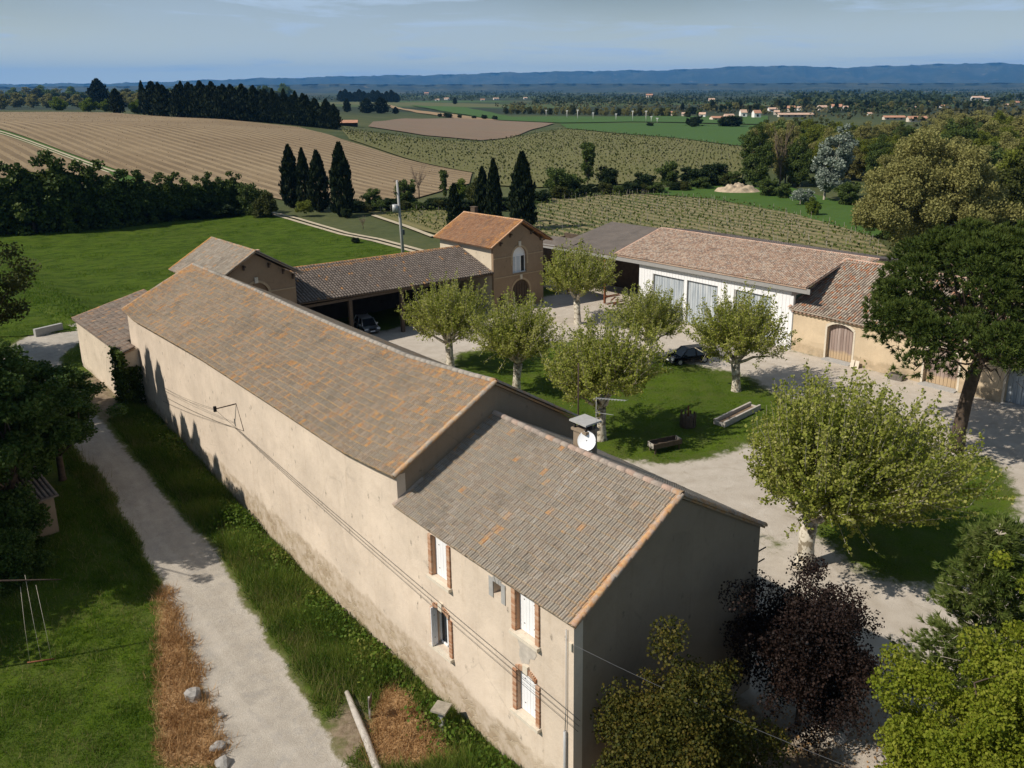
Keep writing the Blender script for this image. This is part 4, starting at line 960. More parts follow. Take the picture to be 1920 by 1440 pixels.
gc = t.mix(t.math('MULTIPLY', t.rng(b_, .35, .65), .45), gc, (.064, .112, .005)); gc = t.mix(t.math('MULTIPLY', t.rng(t.noise(.42, 6, .72, t.pos((1, 2.0, 1), (0, 0, .7))), .46, .60), .85), gc, (.024, .048, .003)); gc = t.mix(t.math('MULTIPLY', t.rng(t.noise(1.3, 5, .7), .5, .68), .5), gc, (.085, .13, .015));  t.b.inputs['Specular IOR Level'].default_value = .08; t.col(gc).rough(.95); t.bump(gh, .9, .12); M['meadow'] = t.m
drape('meadow', MEAD, M['meadow'], .03, 3.0)
def track(name, px, w, mat, off=.10):
    P = [at(*p)[:2] for p in px]; Lh, Rh = [], []
    for i, p in enumerate(P):
        d = np.array(P[min(i + 1, len(P) - 1)]) - np.array(P[max(i - 1, 0)]); d /= np.linalg.norm(d); s = np.array([-d[1], d[0]]) * w / 2
        Lh.append(tuple(p + s)); Rh.append(tuple(p - s))
    return drape(name, Lh + Rh[::-1], mat, off, 4.0)
M['chalk'] = simple('pale_track', (.44, .37, .26), .95, .2, .8)
for dx in (0, 12): track('farm_track', [(440 + dx, 398 - dx * .1), (500 + dx, 400), (545 + dx, 413 - dx * .2), (640 + dx, 441 - dx * .2), (700 + dx, 453 - dx * .25), (800 + dx, 480 - dx * .25)], .85, M['chalk'])
track('farm_track', [(-20, 243), (60, 268), (130, 294), (215, 324)], .8, M['chalk'], .2); track('farm_track', [(-20, 247), (60, 272), (130, 298), (205, 326)], .6, M['chalk'], .2)
track('farm_track', [(700, 405), (760, 425), (812, 445)], 1.0, M['chalk'])

# ------------------------------------------------------------------ vines: rows of stocks and stakes
def leaves_np(C, size, aspect=1.0, up=0.0, quad=True):
    """one diamond leaf per centre, turned at random"""
    n = len(C); a = nr.normal(size=(n, 3)); a[:, 2] *= (1 - up); a /= np.linalg.norm(a, axis=1)[:, None] + 1e-9
    b = nr.normal(size=(n, 3)); b -= (b * a).sum(1)[:, None] * a; b /= np.linalg.norm(b, axis=1)[:, None] + 1e-9
    s = np.asarray(size, float) * np.ones(n); a = a * (s * .5 * aspect)[:, None]; b = b * (s * .5)[:, None]
    V = np.stack([C - a, C - b, C + a, C + b], 1).reshape(-1, 3)
    return V, np.arange(4 * n).reshape(n, 4)
def vine_rows(name, poly, ang, spacing, along, hgt, width, mat, nl=2, stake=None, keep=1.0, size=.5):
    P = np.array(poly); c, s = math.cos(ang), math.sin(ang); Q = P @ np.array([[c, -s], [s, c]])
    lo, hi = Q.min(0), Q.max(0); U, Vv = np.meshgrid(np.arange(lo[0], hi[0], along), np.arange(lo[1], hi[1], spacing), indexing='ij')
    U = U.ravel() + nr.normal(0, .12, U.size); Vv = Vv.ravel() + nr.normal(0, .06, Vv.size)
    X = U * c - Vv * s; Y = U * s + Vv * c; ok = inside(poly, X, Y) & (nr.random(X.size) < keep); X, Y = X[ok], Y[ok]
    Z = terrain(X, Y) + .1 + np.hypot(X - CAM[0], Y - CAM[1]) * .0006
    C = np.repeat(np.stack([X, Y, Z], 1), nl, 0); k_ = len(C)
    C += np.stack([nr.normal(0, width, k_), nr.normal(0, width, k_), nr.uniform(.25, 1, k_) * hgt], 1)
    V, Fq = leaves_np(C, nr.uniform(.6, 1.2, k_) * size, 1.1)
    kind(link(name, np_mesh(name, V, Fq), None, mat), 'stuff')
    if stake:
        j = nr.random(len(X)) < stake[0]; x, y, z = X[j], Y[j], Z[j]; w = stake[1]; h = hgt * 1.35
        V = np.stack([np.stack([x - w, y, z], 1), np.stack([x + w, y, z], 1), np.stack([x + w, y, z + h], 1), np.stack([x - w, y, z + h], 1)], 1)
        V2 = np.stack([np.stack([x, y - w, z], 1), np.stack([x, y + w, z], 1), np.stack([x, y + w, z + h], 1), np.stack([x, y - w, z + h], 1)], 1)
        V = np.concatenate([V, V2]).reshape(-1, 3)
        kind(link('vine_stakes', np_mesh('vine_stakes', V, np.arange(len(V)).reshape(-1, 4)), None, M['wood_grey']), 'stuff')
M['l_olive'] = leaf_mat('vine_leaf_olive', [(.045, .055, .014), (.075, .085, .022), (.12, .115, .035)], .3)
M['l_vine'] = leaf_mat('vine_leaf', [(.05, .075, .014), (.09, .12, .022), (.15, .16, .04)], .3)
M['l_stub'] = leaf_mat('vine_stock', [(.10, .07, .042), (.15, .108, .064), (.20, .145, .088)], .0)
vine_rows('bare_vines', FP['hill'], A_H, 3.4, 1.5, .8, .12, M['l_stub'], 1, None, .45, .24)
vine_rows('bare_vines', FP['hill2'], A_H, 3.4, 1.5, .8, .12, M['l_stub'], 1, None, .45, .24)
vine_rows('leafy_vines', FP['olive'], A_O, 2.6, 1.5, 1.0, .2, M['l_olive'], 1, (.10, .04), .85, .75)
vine_rows('leafy_vines', FP['vine'], A_V, 2.8, .9, 1.0, .22, M['l_vine'], 3, (.28, .035), .85, .42)
vine_rows('leafy_vines', FP['young'], A_V, 2.4, .9, .9, .2, M['l_vine'], 3, (.15, .04), .9, .42)

# ------------------------------------------------------------------ hills on the horizon
HP = np.array([(-60, 158), (240, 156), (300, 153), (400, 150), (480, 147), (560, 146), (640, 143), (760, 141), (860, 140), (900, 137), (960, 136), (1100, 133), (1280, 131), (1330, 127), (1440, 123), (1500, 124), (1590, 127), (1640, 124), (1700, 122), (1760, 121), (1810, 118), (1870, 119), (1920, 121), (1990, 123)], float)
def az_of(px): return math.degrees(YAW + math.atan((px - CX) * math.cos(PITCH) / F))
def hill_range(name, dist, depth, tops, base, mat, rough_, lead=2500):
    taz = np.array([az_of(p[0]) for p in tops]); tz = np.array([CAM[2] + dist * pix_ray(*p)[2] / math.hypot(*pix_ray(*p)[:2]) for p in tops])
    az = np.arange(-70, 150, .14); z = np.interp(az, taz, tz)
    outm = (az < taz[0]) | (az > taz[-1]); z = z + outm * 40 * np.sin(az * .35)
    for f_, a_ in ((1.7, .5), (4.1, .3), (9.3, .2)): z = z + rough_ * a_ * np.sin(az * f_ + f_ * 3)
    R_ = [(dist - lead, 0), (dist - lead * .8, .10), (dist - lead * .55, .30), (dist - lead * .35, .52), (dist - lead * .2, .75), (dist - lead * .07, .94), (dist, 1.0), (dist + depth, .8), (dist + depth * 2.2, 0)]
    V = []
    for r_, q in R_:
        zz = base + (z - base) * q + (rough_ * 1.6 * np.sin(az * 3.3 + r_ * .9) * np.sin(az * 7.7 + r_) if .05 < q < .97 else 0)
        rr = r_ + 250 * np.sin(az * 2.1 + r_ * .37)
        V.append(np.stack([CAM[0] + np.sin(np.radians(az)) * rr, CAM[1] + np.cos(np.radians(az)) * rr, zz], -1))
    V = np.array(V); a, b = V.shape[:2]; ii = np.arange(a * b).reshape(a, b)
    fq = np.stack([ii[:-1, :-1], ii[:-1, 1:], ii[1:, 1:], ii[1:, :-1]], -1).reshape(-1, 4)
    return kind(link(name, np_mesh(name, V.reshape(-1, 3), fq, True), None, mat), 'structure')
t = NT('wooded_hill'); n1 = t.noise(.0016, 6, .65); n2 = t.noise(.006, 5, .7)
c = t.mix(t.rng(n1, .45, .6), (.020, .030, .014), (.05, .055, .025)); c = t.mix(t.rng(n2, .6, .68), c, (.14, .12, .065)); t.col(c).rough(1.0); M['hillm'] = t.m
hill_range('hills', 17000, 1300, [tuple(p) for p in HP], -70, M['hillm'], 14, 5200)
hill_range('low_hills', 9000, 1500, [(-60, 163), (300, 161), (500, 159), (640, 157), (760, 158.5), (900, 158), (1060, 156.5), (1250, 157), (1400, 156), (1560, 155), (1700, 156), (1900, 155.5), (1990, 156)], -14, M['hillm'], 2.5, 2800)

# ------------------------------------------------------------------ haze
hb = MB().box((0, 0, 225), (44400, 44400, 650), YAW); hz = hb.build('haze', bpy.data.materials.new('haze'), None); kind(hz, 'stuff')
hm = hz.data.materials[0]; hm.use_nodes = True; hm.node_tree.nodes.clear()
ho = hm.node_tree.nodes.new('ShaderNodeOutputMaterial'); hv = hm.node_tree.nodes.new('ShaderNodeVolumePrincipled')
hv.inputs['Density'].default_value = 4.7e-5; hv.inputs['Color'].default_value = (.13, .45, 1.0, 1); hv.inputs['Anisotropy'].default_value = 0.0
hm.node_tree.links.new(hv.outputs[0], ho.inputs['Volume'])
# ================================================================== TREES
M['bark_plane'] = NT('plane_bark'); _t = M['bark_plane']
_n = _t.noise(3.2, 4, .6, None, .6)
_t.col(_t.ramp(_n, [(0, (.16, .13, .09)), (.44, (.24, .20, .14)), (.5, (.52, .47, .38)), (1, (.64, .59, .50))])).rough(.85); _t.bump(_n, .3, .03); M['bark_plane'] = _t.m
M['bark'] = simple('dark_bark', (.085, .062, .045), .95, .4, 5, bump=.6)
M['bark_pale'] = simple('pale_bark', (.36, .32, .25), .9, .3, 4)
M['l_plane'] = leaf_mat('plane_leaf', [(.14, .175, .018), (.24, .275, .038), (.36, .37, .08), (.54, .50, .22)], .48)
M['l_pine'] = leaf_mat('pine_needle', [(.02, .038, .007), (.045, .072, .013), (.08, .11, .02), (.12, .145, .032)], .15)
M['l_young_pine'] = leaf_mat('young_pine_needle', [(.045, .08, .012), (.095, .14, .024), (.155, .195, .045), (.24, .25, .09)], .35)
M['l_cypress'] = leaf_mat('cypress_leaf', [(.006, .011, .004), (.012, .021, .007), (.022, .033, .010), (.036, .042, .015)], .08)
M['l_dark'] = leaf_mat('dark_oak_leaf', [(.012, .022, .006), (.022, .038, .010), (.038, .058, .014)], .2)
M['l_mid'] = leaf_mat('mid_leaf', [(.045, .07, .015), (.08, .115, .026), (.125, .16, .04)], .3)
M['l_fresh'] = leaf_mat('fresh_leaf', [(.06, .10, .012), (.10, .15, .018), (.155, .20, .028), (.20, .24, .045)], .4)
M['l_bright'] = leaf_mat('lime_leaf', [(.11, .155, .010), (.18, .22, .016), (.255, .28, .03), (.33, .32, .055)], .42)
M['l_left'] = leaf_mat('elm_leaf', [(.020, .045, .008), (.045, .085, .014), (.085, .135, .028), (.13, .18, .05)], .3)
M['l_tan'] = leaf_mat('budding_leaf', [(.15, .145, .042), (.225, .21, .066), (.285, .27, .095), (.23, .235, .07)], .3)
M['l_silver'] = leaf_mat('silver_leaf', [(.08, .11, .07), (.17, .21, .155), (.30, .34, .28), (.46, .5, .43)], .25)
M['l_olivegold'] = leaf_mat('golden_shrub_leaf', [(.02, .034, .007), (.05, .055, .010), (.10, .09, .014), (.13, .08, .02)], .3)  # leaf tones darkened to stand in for the house's shade
M['l_purple'] = leaf_mat('purple_plum_leaf', [(.008, .006, .005), (.017, .011, .009), (.032, .018, .014), (.045, .030, .02)], .2)
M['l_yellow'] = leaf_mat('yellow_green_leaf', [(.10, .125, .015), (.155, .18, .026), (.22, .235, .04)], .35)
M['l_twig'] = leaf_mat('bare_twig', [(.10, .075, .05), (.15, .12, .08), (.18, .14, .1)], .1)
M['l_ivy'] = leaf_mat('ivy_leaf', [(.02, .042, .008), (.05, .08, .014), (.10, .14, .025)], .25)
M['l_shade'] = leaf_mat('shade_leaf', [(.028, .038, .008), (.06, .07, .016), (.105, .11, .026)], .25)

def unit(v): return v / (np.linalg.norm(v, axis=-1, keepdims=True) + 1e-9)
def leafmesh(name, C, size, mat, aspect=1.0, up=0.0):
    V, Fq = leaves_np(C, size, aspect, up); me = np_mesh(name, V, Fq); me.materials.append(mat); return me
def bent(p, q, k=4, w=.12):
    p, q = np.array(p, float), np.array(q, float); ln = np.linalg.norm(q - p); out = [p + (q - p) * i / k + (nr.normal(0, w * ln / k, 3) if 0 < i < k else 0) for i in range(k + 1)]
    return out
def limb(mb, p, q, r0, r1, n=7, w=.14, k=4):
    P = bent(p, q, k, w); mb.tube(P, list(np.linspace(r0, r1, k + 1)), n); return P
class Template:
    """a kind of tree: trunk mesh and crown mesh, with its height"""
    def __init__(s, trunk, crown, H): s.trunk = trunk; s.crown = crown; s.H = H
def plant(tp, loc, scale=1.0, rz=None, label='', cat='tree', group=None, name='tree', sxy=None, tilt=0):
    o = thing(name, label, cat, tuple(loc), rnd.uniform(0, 6.28) if rz is None else rz, group)
    o.scale = (sxy or scale, sxy or scale, scale)
    if tilt: o.rotation_euler = (tilt, 0, o.rotation_euler[2])
    if tp.trunk: link('trunk', tp.trunk, o)
    if tp.crown: link('crown', tp.crown, o)
    return o

def plane_tree(seed, H=8.5, R=4.6, fork=2.6, shoots=360, per=28, leaf=.135, mat=None, tr=.36, off=(0, 0), edge=.28):
    """pollarded plane: mottled trunk, knuckled limbs, long leafy shoots fanning up and out"""
    global nr
    keep = nr; nr = np.random.default_rng(seed)
    mb = MB(); lean = nr.normal(0, .12, 2); off = np.array([off[0], off[1], 0.])
    base = [(0, 0, -.3), (0, 0, .15), (lean[0] * .3, lean[1] * .3, fork * .45), (lean[0], lean[1], fork)]
    mb.tube(base, [tr * 1.55, tr * 1.15, tr * .92, tr * 1.08], 12); c0 = np.array(base[-1]); zl = fork + edge * (H - fork)
    def target(q=1.0):
        a = nr.uniform(0, 6.283); u = math.sqrt(nr.random()) * 1.0; lob = 1 + .13 * math.sin(a * 3 + seed) + .08 * math.sin(a * 5 + 2 * seed); r = R * u * lob
        return np.array([r * math.cos(a), r * math.sin(a), zl + (H - zl) * math.sqrt(max(0, 1 - u * u * .96))]) + off * (.35 + .65 * u)
    tips = []
    for i in range(13):
        t_ = target(); f = nr.uniform(.34, .5); p = c0 + (t_ - c0) * f; p[2] -= .25
        tips.append(limb(mb, c0, p, tr * .48, tr * .22, 7, .2)[-1])
        q = p + (t_ - p) * nr.uniform(.25, .4) + nr.normal(0, .3, 3); limb(mb, p, q, tr * .2, tr * .1, 5, .2, 3); tips.append(q)
    tips = np.array(tips); C = []; tw = MB()
    for s in range(shoots):
        t_ = target(); k_ = nr.random()
        t_ = c0 + (t_ - c0) * (nr.uniform(.92, 1.10) if k_ > .42 else nr.uniform(.62, .95)); t_[2] += nr.normal(0, .18)
        near_ = tips[np.argsort(np.linalg.norm(tips - (c0 + (t_ - c0) * .5), axis=1))[nr.integers(0, 3)]]
        p = near_; m_ = p + (t_ - p) * .5 + nr.normal(0, .12, 3); m_[2] -= .10 * np.linalg.norm(t_ - p) * .8
        if k_ > .80: p = c0 + (t_ - c0) * .72; m_ = p + (t_ - p) * .6; t_ = t_ + np.array([nr.normal(0, .12), nr.normal(0, .12), nr.uniform(.7, 1.7) * H / 9])
        if k_ < .10: t_[2] -= nr.uniform(.8, 1.8)            # the odd drooping spray at the rim
        tw.tube([p, m_, t_], [.03, .02, .007], 3, False)
        ln = np.linalg.norm(t_ - p); n = int(per * ln); f = nr.uniform(.10, 1.0, n)[:, None]
        Q = p * (1 - f) ** 2 + 2 * m_ * f * (1 - f) + t_ * f * f
        C.append(Q + nr.normal(size=(n, 3)) * (.22 - .14 * f))
    C = np.concatenate(C)
    cr = leafmesh('crown', C, nr.uniform(.6, 1.3, len(C)) * leaf, mat or M['l_plane'], 1.2)
    b = len(mb.v); mb.v += tw.v; mb.f += [[b + i for i in f] for f in tw.f]; mb.sm += tw.sm
    tk = mb.mesh('trunk'); tk.materials.append(M['bark_plane']); nr = keep
    return Template(tk, cr, H)
def clump_tree(seed, H=8, R=3.2, zc=None, Rz=None, trunk=.2, clumps=40, per=120, leaf=.28, mat=None, bark=None, cl=.9, lo=.0, lean=(0, 0), aspect=1.0, shell=.55, limbs=5, hole=0.0):
    """broad-leaved tree or bush: leaf clumps on limbs inside an uneven ellipsoid"""
    global nr
    keep = nr; nr = np.random.default_rng(seed)
    Rz = Rz or (H - lo) / 2; zc = zc or H - Rz
    u = unit(nr.normal(size=(clumps, 3))); rad = nr.uniform(shell, 1.0, clumps) ** .7; az_ = np.arctan2(u[:, 1], u[:, 0]); lob = 1 + .17 * np.sin(az_ * 3 + seed) + .12 * np.sin(az_ * 5 + 2.3 * seed) * np.cos(u[:, 2] * 4) + .13 * np.sin(u[:, 2] * 5 + seed)
    K = u * rad[:, None] * np.array([R, R, Rz]) * (nr.uniform(.72, 1.12, clumps) * lob)[:, None]
    K = K * (1 - (cl * .5) / max(R, Rz)) + np.array([0, 0, zc]); K[:, 0] += lean[0] * (K[:, 2] / H) ** 1.5; K[:, 1] += lean[1] * (K[:, 2] / H) ** 1.5
    K = K[K[:, 2] > .15]
    C = []
    for k in K:
        big_ = nr.uniform(.5, 1.3); n = int(per * big_ ** 2 * 1.1); w = unit(nr.normal(size=(n, 3))) * (nr.random((n, 1)) ** .45) * cl * big_ * np.array([1, 1, .8])
        C.append(k + w)
    C = np.concatenate(C); C = C[C[:, 2] > .05]
    cr = leafmesh('crown', C, nr.uniform(.6, 1.25, len(C)) * leaf, mat, aspect)
    tk = None
    if trunk:
        mb = MB(); fz = max(.25 * H, (zc - Rz) * .9 + .3); mb.tube([(0, 0, -.3), (0, 0, .3), (lean[0] * .05, lean[1] * .05, fz)], [trunk * 1.4, trunk, trunk * .8], 8)
        idx = nr.permutation(len(K))[:limbs * 3]
        for i in idx: limb(mb, (lean[0] * .05, lean[1] * .05, fz * nr.uniform(.7, 1)), K[i], trunk * .5, trunk * .08, 5, .2, 3)
        tk = mb.mesh('trunk'); tk.materials.append(bark or M['bark'])
    nr = keep
    return Template(tk, cr, H)
def cypress(seed, H=12, R=1.4, n=3200, leaf=.42, mat=None, rag=.16):
    global nr
    keep = nr; nr = np.random.default_rng(seed)
    f = nr.random(n) ** .85; prof = np.minimum(1, (f / .10) ** .6) * (1 - np.clip((f - .22) / .80, 0, 1) ** 2.5) ; a = nr.uniform(0, 6.283, n)
    lump = 1 + rag * np.sin(a * 3 + f * 17 + seed) + rag * np.sin(a * 5 - f * 31)
    r = R * prof * lump * (.72 + .36 * nr.random(n)); C = np.stack([r * np.cos(a), r * np.sin(a), .1 + f * H], 1)
    s = nr.uniform(.6, 1.2, n) * leaf
    w = np.stack([np.cos(a) * .25, np.sin(a) * .25, np.ones(n)], 1) + nr.normal(0, .22, (n, 3)); w = unit(w) * (s * .9)[:, None]
    t_ = unit(np.cross(w, nr.normal(size=(n, 3)))) * (s * .34)[:, None]
    V = np.stack([C - w, C - t_, C + w, C + t_], 1).reshape(-1, 3); cr = np_mesh('crown', V, np.arange(4 * n).reshape(n, 4)); cr.materials.append(mat or M['l_cypress'])
    mb = MB().tube([(0, 0, -.3), (0, 0, H * .85)], [R * .16, .03], 6); tk = mb.mesh('trunk'); tk.materials.append(M['bark']); nr = keep
    return Template(tk, cr, H)
def needles(C, D, per, ln, wd, spread):
    """tufts of thin needles at the points C growing along D"""
    n = len(C); c = np.repeat(C, per, 0); d = unit(np.repeat(D, per, 0) + nr.normal(0, spread, (n * per, 3))); l = nr.uniform(.6, 1.15, n * per)[:, None] * ln
    s = unit(np.cross(d, nr.normal(size=(n * per, 3)))) * wd
    V = np.stack([c - s, c + s, c + d * l], 1).reshape(-1, 3); return V, np.arange(3 * n * per).reshape(-1, 3)
def umbrella_pine(seed, H=15.2, R=7.0, fork=6.6):
    global nr
    keep = nr; nr = np.random.default_rng(seed); mb = MB()
    T = [(0, 0, -.3), (.05, 0, 1.5), (.35, .1, 3.6), (.75, .15, 5.6), (1.0, .1, fork), (1.1, .0, 9.4)]
    mb.tube(T, [.62, .46, .42, .42, .38, .2], 12)
    K = []; nb = 170
    for i in range(nb):
        a = nr.uniform(0, 6.283); q = math.sqrt(nr.random()); r = R * q * nr.uniform(.9, 1.05); topz = fork + 1.0 + (H - fork - 1.0) * math.sqrt(max(0, 1 - (r / R * .96) ** 2)) 
        z = topz * nr.uniform(.93, 1.0) if i < 105 else fork + .6 + 1.2 * (r / R) + nr.random() * max(.1, topz * .92 - fork - .6 - 1.2 * (r / R))
        K.append((1.0 + r * math.cos(a), r * math.sin(a), z))
    for i in range(40):
        a = nr.uniform(0, 6.283); r = R * nr.uniform(.72, 1.02); K.append((1.0 + r * math.cos(a), r * math.sin(a), fork + nr.uniform(.3, 3.8)))
    K = np.array(K)
    for i in nr.permutation(len(K))[:46]: limb(mb, (1.05, .05, nr.uniform(fork - .4, 9.0)), K[i] - [0, 0, .3], .13, .03, 5, .25, 4)
    # bare dead limbs under the crown
    for i in range(16):
        a = nr.uniform(0, 6.283); r = nr.uniform(2.5, 5.2); z = fork + nr.uniform(-.6, .5); P = limb(mb, (1, .1, z), (1 + r * math.cos(a), r * math.sin(a), z + nr.uniform(-.5, 1.2)), .085, .02, 5, .25, 4)
        for j in range(5):
            p = P[nr.integers(1, 5)]; mb.tube([p, p + nr.normal(0, .5, 3), p + nr.normal(0, .9, 3) + [.3 * math.cos(a), .3 * math.sin(a), -.1]], [.025, .018, .006], 3, False)
    Vs, Fs = [], []; b = 0
    for k in K:
        n = 52; u = unit(nr.normal(size=(n, 3)) + [0, 0, .55]); C = k + u * np.array([1.12, 1.12, .7]) * nr.uniform(.7, 1.15)
        V, Fq = needles(C, u + [0, 0, .7], 15, .40, .042, .55); Vs.append(V); Fs.append(Fq + b); b += len(V)
    cr = np_mesh('crown', np.concatenate(Vs), np.concatenate(Fs)); cr.materials.append(M['l_pine']); tk = mb.mesh('trunk'); tk.materials.append(M['bark']); nr = keep
    return Template(tk, cr, H)
def loose_pine(seed, H=9, R=2.6, mat=None, wh=22, ln=.30, wd=.018, per=16, tuft=18):
    """young pine: whorls of drooping leafy boughs"""
    global nr
    keep = nr; nr = np.random.default_rng(seed); mb = MB(); mb.tube([(0, 0, -.3), (.1, 0, H * .5), (.2, .1, H)], [.17, .11, .02], 7)
    Vs, Fs = [], []; b = 0
    for w in range(wh):
        f = (w + .5) / wh; z = H * (.06 + .92 * f); r = R * (1 - f * .88) ** .75
        for j in range(7):
            a = nr.uniform(0, 6.283); q = np.array([r * math.cos(a) * nr.uniform(.7, 1.1), r * math.sin(a) * nr.uniform(.7, 1.1), z + r * nr.uniform(-.05, .45)]); P = limb(mb, (0, 0, z), q, .035, .008, 4, .2, 3)
            P = np.array(P); d = unit(P[-1] - P[0]); tt = nr.uniform(.25, 1.0, tuft)[:, None]; C = P[0] + (P[-1] - P[0]) * tt + nr.normal(0, .14, (tuft, 3)); D = np.tile(d, (tuft, 1)) + nr.normal(0, .45, (tuft, 3)) + [0, 0, .25]
            V, Fq = needles(C, D, per, ln, wd, .42); Vs.append(V); Fs.append(Fq + b); b += len(V)
    cr = np_mesh('crown', np.concatenate(Vs), np.concatenate(Fs)); cr.materials.append(mat or M['l_young_pine']); tk = mb.mesh('trunk'); tk.materials.append(M['bark_pale']); nr = keep
    return Template(tk, cr, H)
def bare_tree(seed, H=9, R=2.6, n=240):
    global nr
    keep = nr; nr = np.random.default_rng(seed); mb = MB(); mb.tube([(0, 0, -.3), (0, 0, H * .3), (.1, 0, H * .5)], [.2, .16, .1], 7); tips = []
    for i in range(14):
        a = nr.uniform(0, 6.283); z0 = H * nr.uniform(.22, .5); q = (R * .6 * math.cos(a), R * .6 * math.sin(a), H * nr.uniform(.55, .9)); tips += limb(mb, (0, 0, z0), q, .07, .02, 4, .2)[2:]
    for i in range(n):
        p = tips[nr.integers(len(tips))]; d = unit(np.array([p[0], p[1], R * 1.2]) + nr.normal(0, .8, 3)); mb.tube([p, p + d * .6 + nr.normal(0, .1, 3), p + d * nr.uniform(.9, 1.7)], [.022, .015, .006], 3, False)
    tk = mb.mesh('trunk'); tk.materials.append(simple('bare_bark', (.20, .15, .11), .9, .2)); nr = keep
    return Template(tk, None, H)

# ------------------------------------------------------------------ courtyard planes
pl_a = plane_tree(21, 7.9, 4.6, 2.5); pl_b = plane_tree(22, 7.7, 4.5, 2.7)
pl_c = plane_tree(23, 8.0, 4.7, 2.4); pl_big = plane_tree(24, 8.9, 5.9, 2.7, 840, 31, .135, tr=.44, off=(1.7, -1.5), edge=.22)
GP = 'pollarded plane trees in the courtyard'
for tp, px, s, rz, lb in ((pl_a, (845, 690), .92, .3, 'leafy pollarded plane in front of the cart shed, first behind the long barn ridge'),
    (pl_b, (968, 735), .93, 1.2, 'pollarded plane tree whose white trunk rises just beyond the end of the long barn ridge'),
    (pl_c, (1127, 825), 1.0, 2.2, 'pollarded plane with a thick mottled trunk beside the house chimney'),
    (pl_b, (1083, 607), .98, 3.9, 'round pollarded plane standing on gravel in front of the gatehouse'),
    (pl_c, (1216, 682), .80, 5.0, 'slender pollarded plane in front of the first grey barn door, left of the dark car'),
    (pl_a, (1380, 733), .96, .55, 'pollarded plane with pale forked trunk on the lawn edge by the dark car')):
    p = at(*px); plant(tp, p, s, rz, lb, 'tree', GP, 'plane_tree')
p = at(1508, 1062); plant(pl_big, p, 1.0, 0.0, 'largest pollarded plane, beside the near house gable, with a broad leafy crown', 'tree', GP, 'plane_tree')
pine = umbrella_pine(31); plant(pine, at(1792, 845), 1.0, -.55, 'big umbrella pine with a dark domed crown in front of the ochre cellar', 'tree', None, 'umbrella_pine')

# ------------------------------------------------------------------ shrubs round the near house
sh_gold = clump_tree(41, 6.9, 2.85, 3.4, 3.3, .12, 200, 320, .10, M['l_olivegold'], None, .62, shell=.4, limbs=8)
plant(sh_gold, (2.1, -2.85, 0), 1.03, 0.3, 'tall golden green shrub against the gable wall of the near house', 'shrub', None, 'shrub')
sh_pur = clump_tree(42, 6.5, 3.15, 3.5, 3.0, .12, 190, 300, .095, M['l_purple'], None, .7, shell=.35, limbs=9)
plant(sh_pur, (9.7, -2.5, 0), 1.0, 1.1, 'dark purple leaved plum tree at the corner of the near house', 'tree', None, 'plum_tree')
br = clump_tree(43, 9.6, 3.5, 6.0, 3.6, .16, 185, 560, .105, M['l_bright'], M['bark'], .62, shell=.5, limbs=10)
plant(br, (5.9, -10.5, 0), .90, .8, 'lime green leafy tree filling the bottom right corner', 'tree', None, 'lime_tree')
plant(br, (9.9, -12.4, 0), 1.08, 2.9, 'lime green tree cut by the right edge above the corner tree', 'tree', None, 'lime_tree')
yp = loose_pine(44, 9.0, 3.4, wh=30, per=20, tuft=24, wd=.022); plant(yp, (13.9, -7.3, 0), 1.0, 0, 'young bushy pine with pale boughs between the lime tree and the gravel', 'tree', None, 'young_pine')
# ------------------------------------------------------------------ trees by the lane on the left
bu_low = clump_tree(48, 6, 3.0, 2.6, 3.2, .14, 90, 230, .24, M['l_left'], None, .9)
lt = clump_tree(45, 12.4, 3.9, 7.4, 4.9, .24, 150, 290, .18, M['l_left'], None, .74, shell=.5, limbs=8)
plant(lt, (-10.9, 31.4, float(terrain(-9.9, 31.))), .93, 0, 'broad green tree leaning over the lane opposite the long barn', 'tree', None, 'lane_tree')
plant(lt, (-12.0, 36.5, float(terrain(-12., 36.5))), .80, 2.1, 'green tree over the stone hut at the left edge', 'tree', None, 'lane_tree')
plant(lt, (-7.2, 36.6, float(terrain(-7.2, 36.6))), .62, 1.0, 'low green tree hanging over the lane edge beside the taller lane tree', 'tree', None, 'lane_tree', sxy=.82)
ld = clump_tree(47, 9.5, 4.4, 5.4, 4.0, .25, 90, 200, .2, M['l_shade'], None, .9, shell=.45, limbs=8)
plant(ld, (-7.6, 63.5, float(terrain(-7.6, 63.5))), 1.15, .5, 'dark olive green tree at the left edge beyond the white lane bend', 'tree', None, 'lane_tree')
plant(ld, (-15.5, 60.0, float(terrain(-15.5, 60.))), 1.0, 2.5, 'shady tree at the far left behind the lane tree', 'tree', None, 'lane_tree')
plant(ld, (-20.5, 28.8, 0), 1.25, 1.5, 'tree beyond the left edge that shades the lawn by the swing', 'tree', None, 'lane_tree')
plant(lt, (-15.3, 30.3, .8), 1.08, 2.6, 'tall leafy tree cut by the left edge above the stone hut', 'tree', None, 'lane_tree')
plant(bu_low, (-10.9, 30.4, .9), .62, 1.0, 'dark bush in front of the stone hut at the left edge', 'bush', None, 'bush')
plant(bu_low, (-11.6, 27.8, .7), .5, 3.0, 'low leafy bush on the shaded lawn before the stone hut', 'bush', None, 'bush')
plant(ld, (-17.2, 33.2, .6), 1.2, 4.0, 'leafy tree beyond the left edge behind the stone hut', 'tree', None, 'lane_tree')
spire = cypress(46, 20, 2.1, 4200, .55, M['l_mid'], .35)
